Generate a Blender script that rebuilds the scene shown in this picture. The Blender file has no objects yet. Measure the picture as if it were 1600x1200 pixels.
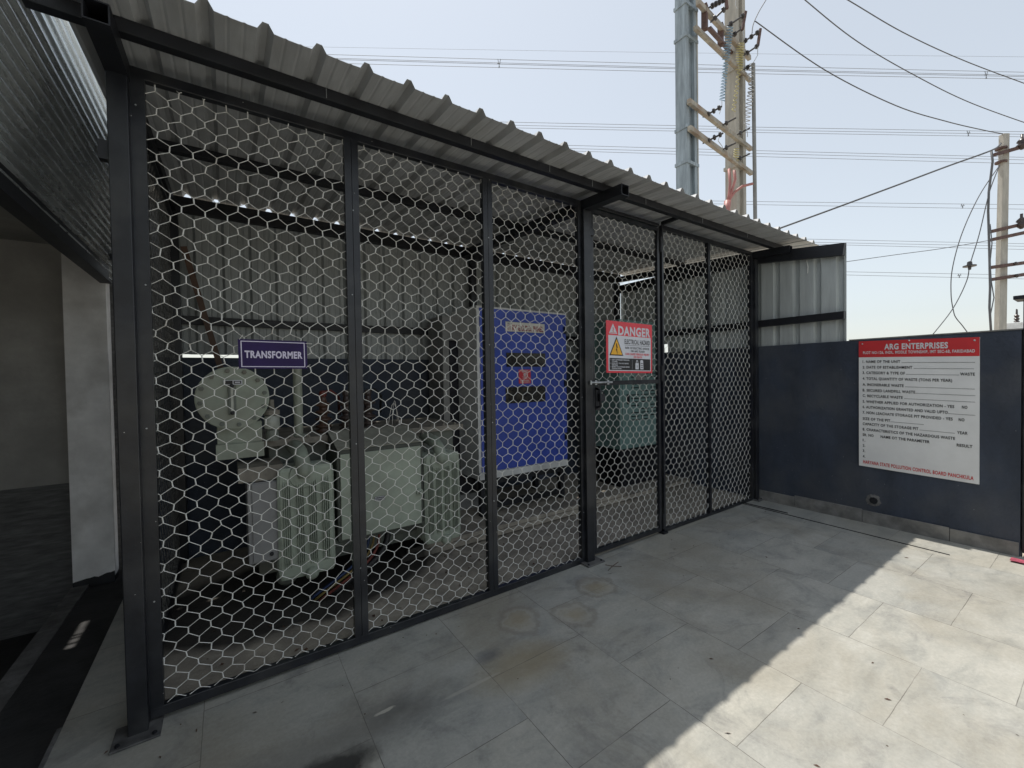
import bpy, math, random
from math import sin, cos, pi, radians
from mathutils import Vector, Matrix
random.seed(7)
S = bpy.context.scene
COL = S.collection
V = Vector

# ------------------------------------------------------------------ camera frame
CAM = V((0.28739, -2.49342, 1.49472)); YAW, PITCH, ROLL, FPX = 0.596538, -0.0188316, -0.0158358, 657.711
def cam_axes():
    F = V((sin(YAW)*cos(PITCH), cos(YAW)*cos(PITCH), sin(PITCH)))
    R = V((cos(YAW), -sin(YAW), 0)); U = R.cross(F)
    return cos(ROLL)*R + sin(ROLL)*U, -sin(ROLL)*R + cos(ROLL)*U, F
CR, CU, CF = cam_axes()
def ray(px, py): return CF + CR*((px-800)/FPX) - CU*((py-600)/FPX)
def at(px, py, x=None, y=None, z=None, w=None):
    """photo pixel -> world point on the plane x=, y=, z= or at forward distance w"""
    d = ray(px, py)
    if w is not None: t = w
    elif x is not None: t = (x-CAM.x)/d.x
    elif y is not None: t = (y-CAM.y)/d.y
    else: t = (z-CAM.z)/d.z
    return CAM + d*t
def floor_z(x): return -0.055 + 0.01*x

# ------------------------------------------------------------------ materials
MATS = {}
def mat(name, col, rough=.5, metal=0., var=.12, scale=6., bump=0., bscale=40., col2=None, streak=None, spec=.5, dust=None, specks=0., coat=0.):
    """procedural paint / metal / plaster: base colour broken up by noise, optional streaks, dust patches and chips"""
    if name in MATS: return MATS[name]
    m = bpy.data.materials.new(name); m.use_nodes = True
    nt = m.node_tree; N = nt.nodes; L = nt.links
    b = N['Principled BSDF']; b.inputs['Roughness'].default_value = rough; b.inputs['Metallic'].default_value = metal
    b.inputs['Specular IOR Level'].default_value = spec
    if coat: b.inputs['Coat Weight'].default_value = coat; b.inputs['Coat Roughness'].default_value = .15
    tc = N.new('ShaderNodeNewGeometry'); mp = N.new('ShaderNodeMapping'); L.new(tc.outputs['Position'], mp.inputs['Vector'])
    if streak: mp.inputs['Scale'].default_value = streak
    n = N.new('ShaderNodeTexNoise'); n.inputs['Scale'].default_value = scale; n.inputs['Detail'].default_value = 8; n.inputs['Roughness'].default_value = .62
    L.new(mp.outputs[0], n.inputs['Vector'])
    r = N.new('ShaderNodeValToRGB'); r.color_ramp.elements[0].position = .3; r.color_ramp.elements[1].position = .7
    c2 = col2 or tuple(min(1, c*(1+var*2)) for c in col); c1 = tuple(c*(1-var*1.5) for c in col)
    r.color_ramp.elements[0].color = (*c1, 1); r.color_ramp.elements[1].color = (*c2, 1)
    e = r.color_ramp.elements.new(.5); e.color = (*col, 1)
    L.new(n.outputs['Fac'], r.inputs['Fac']); out = r.outputs['Color']
    def mix(a, colb, fac):
        x = N.new('ShaderNodeMix'); x.data_type = 'RGBA'; L.new(fac, x.inputs['Factor']); L.new(a, x.inputs['A']); x.inputs['B'].default_value = (*colb, 1)
        return x.outputs['Result']
    if dust:
        n2 = N.new('ShaderNodeTexNoise'); n2.inputs['Scale'].default_value = dust[1]; n2.inputs['Detail'].default_value = 6
        L.new(tc.outputs['Position'], n2.inputs['Vector'])
        mr = N.new('ShaderNodeMapRange'); mr.inputs['From Min'].default_value = .48; mr.inputs['From Max'].default_value = .72; mr.inputs['To Max'].default_value = dust[2]
        L.new(n2.outputs['Fac'], mr.inputs['Value']); out = mix(out, dust[0], mr.outputs[0])
    if specks:
        vo = N.new('ShaderNodeTexVoronoi'); vo.inputs['Scale'].default_value = 16; L.new(tc.outputs['Position'], vo.inputs['Vector'])
        lt = N.new('ShaderNodeMath'); lt.operation = 'LESS_THAN'; lt.inputs[1].default_value = specks; L.new(vo.outputs['Distance'], lt.inputs[0])
        out = mix(out, (.45, .45, .43), lt.outputs[0])
    L.new(out, b.inputs['Base Color'])
    mr = N.new('ShaderNodeMapRange'); mr.inputs['To Min'].default_value = max(0, rough-.1); mr.inputs['To Max'].default_value = min(1, rough+.12)
    L.new(n.outputs['Fac'], mr.inputs['Value']); L.new(mr.outputs[0], b.inputs['Roughness'])
    if bump:
        n3 = N.new('ShaderNodeTexNoise'); n3.inputs['Scale'].default_value = bscale; n3.inputs['Detail'].default_value = 5; L.new(tc.outputs['Position'], n3.inputs['Vector'])
        bp = N.new('ShaderNodeBump'); bp.inputs['Strength'].default_value = bump; bp.inputs['Distance'].default_value = .01
        L.new(n3.outputs['Fac'], bp.inputs['Height']); L.new(bp.outputs[0], b.inputs['Normal'])
    MATS[name] = m; return m

BLACK = mat('black_gloss_paint', (.014, .0155, .020), .33, var=.25, scale=9, specks=.035, bump=.05, bscale=120, dust=((.075, .075, .073), 3.5, .5))
RAILB = mat('black_matt_paint', (.011, .012, .016), .5, var=.3, scale=7, bump=.05)
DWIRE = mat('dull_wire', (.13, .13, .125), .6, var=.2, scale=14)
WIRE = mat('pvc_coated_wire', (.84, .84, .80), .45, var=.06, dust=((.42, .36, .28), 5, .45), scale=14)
SHEET = mat('painted_roof_sheet', (.52, .525, .53), .5, metal=.0, var=.08, scale=4, streak=(6, 1.0, 1.0), bump=.02, dust=((.30, .28, .25), 2.5, .4))
CLAD = mat('galvanised_cladding', (.33, .35, .345), .5, metal=.15, var=.09, scale=4, streak=(5, 5, .5), bump=.02)
SCREEN = mat('zincalume_screen', (.52, .55, .54), .45, metal=.2, var=.09, scale=4, streak=(5, 5, .5), bump=.02)
SILVER = mat('bare_aluzinc_sheet', (.62, .655, .665), .26, metal=.65, var=.12, scale=5, streak=(6, .8, 6))
WALLP = mat('navy_wall_paint', (.042, .053, .077), .75, var=.22, scale=3.0, bump=.5, bscale=45, dust=((.095, .10, .108), 1.6, .8), streak=(1, 1, .45), specks=.03)
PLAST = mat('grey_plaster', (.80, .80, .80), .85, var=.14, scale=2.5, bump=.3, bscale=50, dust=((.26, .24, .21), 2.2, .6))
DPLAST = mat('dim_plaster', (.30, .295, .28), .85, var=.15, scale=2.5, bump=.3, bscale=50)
DADO = mat('dark_dado_paint', (.10, .10, .10), .7, var=.3, scale=6, streak=(1, 1, 6), bump=.2)
SKIRT = mat('skirting_stone', (.20, .195, .185), .65, var=.25, scale=8, bump=.2, dust=((.36, .34, .30), 5, .6))
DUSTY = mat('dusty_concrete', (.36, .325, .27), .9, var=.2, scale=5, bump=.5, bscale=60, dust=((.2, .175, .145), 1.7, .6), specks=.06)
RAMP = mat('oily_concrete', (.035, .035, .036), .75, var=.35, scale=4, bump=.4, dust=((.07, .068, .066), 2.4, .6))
KERB = mat('kerb_concrete', (.15, .148, .145), .85, var=.3, scale=9, bump=.5)
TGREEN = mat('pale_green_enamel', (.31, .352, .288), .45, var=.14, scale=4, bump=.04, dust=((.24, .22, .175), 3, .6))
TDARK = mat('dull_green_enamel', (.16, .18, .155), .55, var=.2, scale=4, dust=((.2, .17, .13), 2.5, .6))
TSHADE = mat('shaded_green_enamel', (.055, .062, .052), .5, var=.3, scale=6)  # darker copy of the green, the box side's shade put into the colour
TBROWN2 = mat('dusty_green_enamel', (.30, .30, .25), .7, var=.15, scale=7)
TBROWN = mat('dusty_lid_paint', (.24, .22, .185), .7, var=.2, scale=7)
LGREY = mat('light_grey_enamel', (.74, .75, .74), .45, var=.08, scale=5, dust=((.3, .29, .27), 3, .3))
MGREY = mat('mid_grey_enamel', (.25, .25, .24), .5, var=.12, scale=4)
PLATEM = mat('worn_base_plate', (.10, .10, .10), .6, var=.3, scale=14, dust=((.2, .19, .18), 8, .6))
MGREYL = mat('dull_grey_enamel', (.24, .24, .24), .5, var=.1, scale=4)
NAVY = mat('dark_recess', (.012, .012, .02), .5)
BLUE = mat('blue_enamel', (.044, .088, .47), .4, var=.1, scale=3, dust=((.05, .08, .36), 1.5, .5))
TEAL = mat('teal_enamel', (.165, .275, .26), .4, var=.1, scale=4, dust=((.2, .27, .26), 2, .5))
GLASS = mat('smoked_window', (.018, .018, .017), .2, var=.5, scale=12, dust=((.12, .10, .06), 14, .5))
PORC = mat('brown_porcelain', (.09, .05, .035), .3, var=.2)
PORCD = mat('dark_porcelain', (.055, .040, .036), .3, var=.2)
REDP = mat('red_plastic', (.15, .03, .022), .5)
YELP = mat('yellow_plastic', (.22, .16, .05), .5)
BLUP = mat('blue_plastic', (.02, .04, .11), .5)
BLKP = mat('black_rubber', (.015, .015, .016), .5)
CLEAR = mat('cloudy_glass', (.45, .47, .42), .15, var=.2)
GALV = mat('galvanised_steel', (.42, .44, .45), .45, metal=.6, var=.2, scale=12)
POLEC = mat('pole_concrete', (.42, .395, .345), .85, var=.12, scale=4, streak=(3, 3, .5), bump=.3)
POLEG = mat('pole_shaded_steel', (.30, .345, .37), .6, metal=.25, var=.2, scale=4, streak=(4, 4, .5))  # blue-grey of steel sheeting, with shade put into the colour
RUST = mat('rusty_steel', (.25, .14, .085), .8, var=.3, scale=12, col2=(.36, .25, .17))
RUSTD = mat('red_oxide_steel', (.115, .068, .058), .7, var=.25, scale=14)
ARM = mat('weathered_channel', (.36, .33, .275), .75, var=.2, scale=10, dust=((.24, .13, .07), 5, .7))
INSUL = mat('insulator_glaze', (.05, .045, .045), .3, var=.2)
COPB = mat('blue_coil_wire', (.20, .32, .42), .5)
COPY = mat('yellow_coil_wire', (.46, .41, .19), .5)
COPW = mat('bare_coil_wire', (.48, .47, .45), .4, metal=.5)
PINK = mat('red_heat_shrink', (.42, .17, .15), .45)
LINE = mat('overhead_conductor', (.26, .28, .31), .7)
LINED = mat('near_conductor', (.11, .112, .12), .6)
WHITE = mat('white_print', (.72, .72, .73), .5, var=.03)
BOARDW = mat('white_flex_print', (.85, .85, .84), .55, var=.05, scale=2.5)
SIGNR = mat('red_print', (.62, .035, .04), .5, var=.05)
SIGNDR = mat('danger_red_print', (.70, .05, .07), .4, var=.05)
SIGNK = mat('black_print', (.018, .017, .018), .5)
SIGNY = mat('amber_print', (.80, .42, .03), .45)
SIGNP = mat('indigo_print', (.030, .016, .085), .6, var=.15, spec=.25)
SIGNL = mat('lilac_print', (.66, .62, .78), .45, var=.03)
SIGNG = mat('grey_white_print', (.62, .63, .68), .4, var=.04)
CREAM = mat('cream_print', (.78, .75, .68), .5)
MAROON = mat('maroon_print', (.28, .02, .03), .5)
CLOTH = mat('pink_cloth', (.36, .07, .11), .9, var=.3, scale=30)
BROWNB = mat('brown_primer', (.10, .055, .035), .6, var=.2)
EARTH = mat('bare_earth', (.34, .30, .24), .95, var=.2, scale=.6, bump=.5, bscale=3)

def dark_patch_floor(m):  # adds a dark, noise-edged elliptical patch to the floor colour
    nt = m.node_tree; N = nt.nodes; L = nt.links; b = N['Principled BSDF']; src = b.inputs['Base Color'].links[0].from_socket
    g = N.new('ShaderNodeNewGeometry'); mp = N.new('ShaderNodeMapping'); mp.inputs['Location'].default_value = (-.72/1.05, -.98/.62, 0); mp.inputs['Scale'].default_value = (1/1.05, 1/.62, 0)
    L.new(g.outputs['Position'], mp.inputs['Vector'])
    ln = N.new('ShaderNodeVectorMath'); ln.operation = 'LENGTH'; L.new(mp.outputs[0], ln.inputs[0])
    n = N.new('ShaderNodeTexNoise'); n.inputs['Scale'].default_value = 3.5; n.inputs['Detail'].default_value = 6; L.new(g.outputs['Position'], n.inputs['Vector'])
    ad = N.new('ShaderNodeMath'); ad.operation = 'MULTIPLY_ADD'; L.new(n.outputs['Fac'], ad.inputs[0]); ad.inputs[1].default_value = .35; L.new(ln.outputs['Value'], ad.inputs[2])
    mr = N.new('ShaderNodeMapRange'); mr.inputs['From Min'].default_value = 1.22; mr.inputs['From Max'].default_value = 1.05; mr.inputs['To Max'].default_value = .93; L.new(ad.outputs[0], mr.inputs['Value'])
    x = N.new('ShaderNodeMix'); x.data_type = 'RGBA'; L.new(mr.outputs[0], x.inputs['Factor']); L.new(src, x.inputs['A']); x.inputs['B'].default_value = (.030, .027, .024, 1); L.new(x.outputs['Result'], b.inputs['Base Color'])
dark_patch_floor(DUSTY)
def tile_material():
    """kota stone tiles 61 x 60.5 cm in running bond, cloud figure, veins, dirt, stains of the yard"""
    m = bpy.data.materials.new('stone_tiles'); m.use_nodes = True; nt = m.node_tree; N = nt.nodes; L = nt.links
    b = N['Principled BSDF']
    g = N.new('ShaderNodeNewGeometry'); sp = N.new('ShaderNodeSeparateXYZ'); L.new(g.outputs['Position'], sp.inputs[0])
    cb = N.new('ShaderNodeCombineXYZ'); L.new(sp.outputs['Y'], cb.inputs['X']); L.new(sp.outputs['X'], cb.inputs['Y'])
    mp = N.new('ShaderNodeMapping'); mp.inputs['Location'].default_value = (20*.615 + 1.59 - .3075 + .003, 10*.604 - 1.98 + .604*0, 0)
    L.new(cb.outputs[0], mp.inputs['Vector'])
    def brick(mortar, c1, c2, cm, smooth=.1):
        t = N.new('ShaderNodeTexBrick'); t.offset = .5; t.offset_frequency = 2; t.squash = 1
        t.inputs['Scale'].default_value = 1; t.inputs['Brick Width'].default_value = .615; t.inputs['Row Height'].default_value = .604
        t.inputs['Mortar Size'].default_value = mortar; t.inputs['Mortar Smooth'].default_value = smooth; t.inputs['Bias'].default_value = 0
        t.inputs['Color1'].default_value = (*c1, 1); t.inputs['Color2'].default_value = (*c2, 1); t.inputs['Mortar'].default_value = (*cm, 1)
        return t
    t = brick(.0016, (0, 0, 0), (1, 1, 1), (.5, .5, .5)); 
    nw = N.new('ShaderNodeTexNoise'); nw.inputs['Scale'].default_value = 9; L.new(g.outputs['Position'], nw.inputs['Vector'])
    wob = N.new('ShaderNodeMix'); wob.data_type = 'VECTOR'; wob.inputs['Factor'].default_value = .006
    L.new(mp.outputs[0], wob.inputs['A']); ad = N.new('ShaderNodeVectorMath'); ad.operation = 'ADD'; L.new(mp.outputs[0], ad.inputs[0]); L.new(nw.outputs['Color'], ad.inputs[1])
    L.new(ad.outputs[0], wob.inputs['B']); L.new(wob.outputs['Result'], t.inputs['Vector'])
    def noise(scale, detail=8, rough=.6, dist=0., vec=None):
        n = N.new('ShaderNodeTexNoise'); n.inputs['Scale'].default_value = scale; n.inputs['Detail'].default_value = detail
        n.inputs['Roughness'].default_value = rough; n.inputs['Distortion'].default_value = dist
        L.new(vec or g.outputs['Position'], n.inputs['Vector']); return n.outputs['Fac']
    def ramp(f, stops):
        r = N.new('ShaderNodeValToRGB'); el = r.color_ramp.elements
        while len(el) < len(stops): el.new(.5)
        for e_, (p, c) in zip(el, stops): e_.position = p; e_.color = (*c, 1) if len(c) == 3 else c
        L.new(f, r.inputs['Fac']); return r.outputs['Color']
    def mixc(a, b_, f, mode='MIX'):
        x = N.new('ShaderNodeMix'); x.data_type = 'RGBA'; x.blend_type = mode
        for s, k in ((a, 'A'), (b_, 'B')):
            if isinstance(s, tuple): x.inputs[k].default_value = (*s, 1)
            else: L.new(s, x.inputs[k])
        if isinstance(f, float): x.inputs['Factor'].default_value = f
        else: L.new(f, x.inputs['Factor'])
        return x.outputs['Result']
    def math_(op, a, b_=None, clamp=False):
        x = N.new('ShaderNodeMath'); x.operation = op; x.use_clamp = clamp
        for i, s in enumerate((a, b_)):
            if s is None: continue
            if isinstance(s, (int, float)): x.inputs[i].default_value = s
            else: L.new(s, x.inputs[i])
        return x.outputs[0]
    # each tile carries its own shift of the figure
    vs = N.new('ShaderNodeVectorMath'); vs.operation = 'MULTIPLY_ADD'; L.new(t.outputs['Color'], vs.inputs[0]); vs.inputs[1].default_value = (7, 5, 3); L.new(g.outputs['Position'], vs.inputs[2])
    st = N.new('ShaderNodeMapping'); st.inputs['Scale'].default_value = (1, 2.2, 1); st.inputs['Rotation'].default_value = (0, 0, .5); L.new(vs.outputs[0], st.inputs['Vector'])
    cloud = noise(3.2, 9, .62, .6, st.outputs[0])
    base = ramp(cloud, [(.30, (.33, .335, .32)), (.48, (.43, .43, .40)), (.58, (.46, .455, .42)), (.72, (.50, .50, .47))])
    tilev = ramp(t.outputs['Color'], [(0, (.89, .895, .89)), (1, (1.01, .99, .945))])
    base = mixc(base, tilev, 1.0, 'MULTIPLY')
    vein = noise(2.1, 10, .7, 2.2, st.outputs[0]); vm = ramp(vein, [(.485, (0, 0, 0)), (.5, (1, 1, 1)), (.515, (0, 0, 0))])
    base = mixc(base, (.56, .54, .49), math_('MULTIPLY', vm, .25))
    # broad grime, yellow-brown dust film, dark scuffs
    base = mixc(base, (.30, .27, .21), math_('MULTIPLY', ramp(noise(.9, 7, .6, .5), [(.48, (0, 0, 0)), (.66, (1, 1, 1))]), .6))
    base = mixc(base, (.16, .16, .16), math_('MULTIPLY', ramp(noise(2.6, 9, .7, 1.0), [(.54, (0, 0, 0)), (.72, (1, 1, 1))]), .6))
    fine = noise(60, 4, .7)
    base = mixc(base, ramp(fine, [(.3, (.82, .82, .82)), (.7, (1.12, 1.12, 1.12))]), .6, 'MULTIPLY')
    # stains with a shape of their own: paint-can rings, spilled ochre, oil
    dn = noise(6, 7, .65)
    def dist(cx, cy, sx=1., sy=1.):
        dx = math_('DIVIDE', math_('SUBTRACT', sp.outputs['X'], cx), sx); dy = math_('DIVIDE', math_('SUBTRACT', sp.outputs['Y'], cy), sy)
        d = math_('SQRT', math_('ADD', math_('MULTIPLY', dx, dx), math_('MULTIPLY', dy, dy)))
        return math_('ADD', d, math_('MULTIPLY', math_('SUBTRACT', dn, .5), .2))
    def disc(d, r, soft, k):
        x = N.new('ShaderNodeMapRange'); x.inputs['From Min'].default_value = r; x.inputs['From Max'].default_value = r-soft; x.inputs['To Max'].default_value = k; x.clamp = True
        L.new(d, x.inputs['Value']); return x.outputs[0]
    def ring(d, r, wd, k):
        a = math_('ABSOLUTE', math_('SUBTRACT', d, r)); return disc(a, wd, wd*.8, k)
    for cx, cy, r in ((1.78, -.34, .14), (2.09, -.50, .13), (2.46, -.33, .13)):
        d = dist(cx, cy)
        base = mixc(base, (.36, .285, .16), disc(d, r, .10, .5)); base = mixc(base, (.22, .19, .15), ring(d, r*.98, .03, .38)); base = mixc(base, (.45, .43, .38), ring(d, r*.72, .014, .3))
    d = dist(1.55, -.68, 1.0, .55); base = mixc(base, (.33, .265, .15), disc(d, .34, .2, .55))
    d = dist(1.45, -.52, .8, .5); base = mixc(base, (.10, .105, .12), disc(d, .12, .1, .6))
    d = dist(.92, -.60, 1.1, .7); base = mixc(base, (.085, .083, .076), disc(d, .17, .16, .6))
    d = dist(.56, -.74, 1.5, .75); base = mixc(base, (.022, .021, .020), disc(d, .15, .07, .95))
    d = dist(.25, -.72, 1.6, .9); base = mixc(base, (.10, .10, .10), disc(d, .25, .22, .55))
    d = dist(.72, -.60, 2.2, .7); base = mixc(base, (.13, .125, .115), disc(d, .30, .25, .5))
    d = dist(.86, -.56, 1.0, .22); base = mixc(base, (.58, .55, .47), disc(d, .06, .02, .8))
    d = dist(1.27, -.66, 1.6, .10); base = mixc(base, (.55, .52, .45), disc(d, .13, .05, .45))
    # litter-sized dark specks
    vo = N.new('ShaderNodeTexVoronoi'); vo.inputs['Scale'].default_value = 7; L.new(g.outputs['Position'], vo.inputs['Vector'])
    base = mixc(base, (.09, .07, .05), math_('MULTIPLY', math_('LESS_THAN', vo.outputs['Distance'], .03), math_('GREATER_THAN', noise(1.7, 2), .52)))
    joint = math_('MULTIPLY', t.outputs['Fac'], ramp(noise(3, 4), [(.35, (.35, .35, .35)), (.6, (1, 1, 1))]))
    base = mixc(base, (.13, .12, .105), joint)
    L.new(base, b.inputs['Base Color'])
    rr = ramp(cloud, [(.3, (.42, .42, .42)), (.7, (.62, .62, .62))]); L.new(rr, b.inputs['Roughness'])
    b.inputs['Specular IOR Level'].default_value = .4
    h = math_('SUBTRACT', math_('MULTIPLY', fine, .15), t.outputs['Fac'])
    bp = N.new('ShaderNodeBump'); bp.inputs['Strength'].default_value = .25; bp.inputs['Distance'].default_value = .004; L.new(h, bp.inputs['Height']); L.new(bp.outputs[0], b.inputs['Normal'])
    return m
TILES = tile_material()

# ------------------------------------------------------------------ mesh helpers
class MB:
    def __init__(s): s.v = []; s.f = []
    def add(s, vs, fs):
        o = len(s.v); s.v += [V(p) for p in vs]; s.f += [tuple(i+o for i in f) for f in fs]; return s
    def box(s, x0, x1, y0, y1, z0, z1):
        return s.add([(x, y, z) for z in (z0, z1) for y in (y0, y1) for x in (x0, x1)],
                     [(0, 2, 3, 1), (4, 5, 7, 6), (0, 1, 5, 4), (2, 6, 7, 3), (0, 4, 6, 2), (1, 3, 7, 5)])
    def bar(s, p0, p1, w, h, up=(0, 0, 1)):
        """rectangular bar from p0 to p1, width w across, height h along up, centred on the line"""
        p0, p1 = V(p0), V(p1); d = (p1-p0).normalized(); a = d.cross(V(up)).normalized(); u = a.cross(d)
        vs = [p + a*(i*w/2) + u*(j*h/2) for p in (p0, p1) for i, j in ((-1, -1), (1, -1), (1, 1), (-1, 1))]
        return s.add(vs, [(3, 2, 1, 0), (4, 5, 6, 7), (0, 1, 5, 4), (1, 2, 6, 5), (2, 3, 7, 6), (3, 0, 4, 7)])
    def tube(s, pts, r, n=6, cap=True):
        pts = [V(p) for p in pts]; rs = r if isinstance(r, (list, tuple)) else [r]*len(pts)
        vs = []; prev = None
        for i, p in enumerate(pts):
            d = (pts[min(i+1, len(pts)-1)] - pts[max(i-1, 0)]).normalized()
            if prev is None: a = d.cross(V((0, 0, 1)) if abs(d.z) < .9 else V((1, 0, 0))).normalized()
            else: a = (prev - d*prev.dot(d)).normalized()
            prev = a; c = d.cross(a)
            vs += [p + (a*cos(2*pi*k/n) + c*sin(2*pi*k/n))*rs[i] for k in range(n)]
        fs = [(i*n+k, i*n+(k+1) % n, (i+1)*n+(k+1) % n, (i+1)*n+k) for i in range(len(pts)-1) for k in range(n)]
        if cap: fs += [tuple(reversed(range(n))), tuple(range((len(pts)-1)*n, len(pts)*n))]
        return s.add(vs, fs)
    def lathe(s, o, axis, prof, n=20):
        """prof = [(along axis, radius)] ; closed with caps"""
        o = V(o); ax = V(axis).normalized(); a = ax.cross(V((0, 0, 1)) if abs(ax.z) < .9 else V((1, 0, 0))).normalized(); c = ax.cross(a)
        vs = [o + ax*t + (a*cos(2*pi*k/n) + c*sin(2*pi*k/n))*r for t, r in prof for k in range(n)]
        fs = [(i*n+k, i*n+(k+1) % n, (i+1)*n+(k+1) % n, (i+1)*n+k) for i in range(len(prof)-1) for k in range(n)]
        fs += [tuple(reversed(range(n))), tuple(range((len(prof)-1)*n, len(prof)*n))]
        return s.add(vs, fs)
    def prism(s, poly, ext):
        """poly = 3-D outline, ext = extrusion vector"""
        e = V(ext); n = len(poly); vs = [V(p) for p in poly] + [V(p)+e for p in poly]
        return s.add(vs, [tuple(reversed(range(n))), tuple(range(n, 2*n))] + [(i, (i+1) % n, n+(i+1) % n, n+i) for i in range(n)])
    def face(s, poly): return s.add(poly, [tuple(range(len(poly)))])
    def build(s, name, m, parent=None, smooth=False, loc=None, bevel=0.):
        me = bpy.data.meshes.new(name)
        o = bpy.data.objects.new(name, me)
        off = V((0, 0, 0)); q = parent
        while q is not None: off += q.location; q = q.parent
        if loc is not None: o.location = V(loc)-off; off = V(loc)
        me.from_pydata([tuple(v-off) for v in s.v], [], s.f); me.materials.append(m)
        me.update()
        import bmesh
        bm = bmesh.new(); bm.from_mesh(me); bmesh.ops.recalc_face_normals(bm, faces=bm.faces)
        if bevel: bmesh.ops.bevel(bm, geom=bm.edges[:], offset=bevel, segments=2, affect='EDGES', profile=.5, clamp_overlap=True)
        bm.to_mesh(me); bm.free()
        if smooth:
            for p in me.polygons: p.use_smooth = True
        COL.objects.link(o)
        if parent is not None: o.parent = parent
        return o
def tag(o, label=None, cat=None, group=None, kind=None):
    for k, v in (('label', label), ('category', cat), ('group', group), ('kind', kind)):
        if v: o[k] = v
    return o
def thing(name, label, cat, loc, group=None):
    o = bpy.data.objects.new(name, None); o.location = V(loc); o.empty_display_size = .1; COL.objects.link(o)
    return tag(o, label, cat, group)
def clone(src, label=None, delta=(0, 0, 0), rot=0.):
    def rec(o, par):
        c = o.copy(); COL.objects.link(c); c.parent = par
        for ch in [x for x in bpy.data.objects if x.parent == o]: rec(ch, c)
        return c
    c = rec(src, src.parent); c.location = src.location + V(delta); c.rotation_euler.z += rot
    if label: c['label'] = label
    return c
FONT_CACHE = {}
def text_polys(txt, bold=.0):
    key = (txt, bold)
    if key in FONT_CACHE: return FONT_CACHE[key]
    cu = bpy.data.curves.new('tmp', 'FONT'); cu.body = txt; cu.size = 1; cu.offset = bold; cu.space_character = 1.1; cu.resolution_u = 3; cu.fill_mode = 'FRONT'
    ob = bpy.data.objects.new('tmp', cu); COL.objects.link(ob)
    dg = bpy.context.evaluated_depsgraph_get(); me = bpy.data.meshes.new_from_object(ob.evaluated_get(dg))
    vs = [v.co.copy() for v in me.vertices]; fs = [tuple(p.vertices) for p in me.polygons]
    bpy.data.objects.remove(ob); bpy.data.curves.remove(cu); bpy.data.meshes.remove(me)
    FONT_CACHE[key] = (vs, fs); return vs, fs
class Board:
    """flat sign: O top-left corner, A across, D down (full size vectors), nrm towards the viewer"""
    def __init__(s, O, A, D, nrm, root): s.O, s.A, s.D, s.n, s.root = V(O), V(A), V(D), V(nrm).normalized(), root; s.m = {}
    def p(s, u, v, k): return s.O + s.A*u + s.D*v + s.n*(.0012*k)
    def mb(s, name, m): return s.m.setdefault((name, m.name), (MB(), m))[0]
    def poly(s, name, m, uv, k): s.mb(name, m).face([s.p(u, v, k) for u, v in uv])
    def rect(s, name, m, u0, v0, u1, v1, k): s.poly(name, m, [(u0, v0), (u1, v0), (u1, v1), (u0, v1)], k)
    def text(s, m, txt, u0, u1, v0, v1, k, bold=.02, name='lettering'):
        """letters fitted into u0..u1, v0(top)..v1(bottom)"""
        vs, fs = text_polys(txt, bold)
        if not vs: return
        a, b = min(p.x for p in vs), max(p.x for p in vs); c, d = min(p.y for p in vs), max(p.y for p in vs)
        if txt.upper() == txt and ord(txt[0]) < 128: c, d = 0., max(q.y for q in text_polys('H', bold)[0])
        s.mb(name, m).add([s.p(u0+(p.x-a)/(b-a)*(u1-u0), v1-(p.y-c)/(d-c)*(v1-v0), k) for p in vs], fs)
    def finish(s):
        for (name, _), (mb, m) in s.m.items(): mb.build(name, m, s.root)

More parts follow.
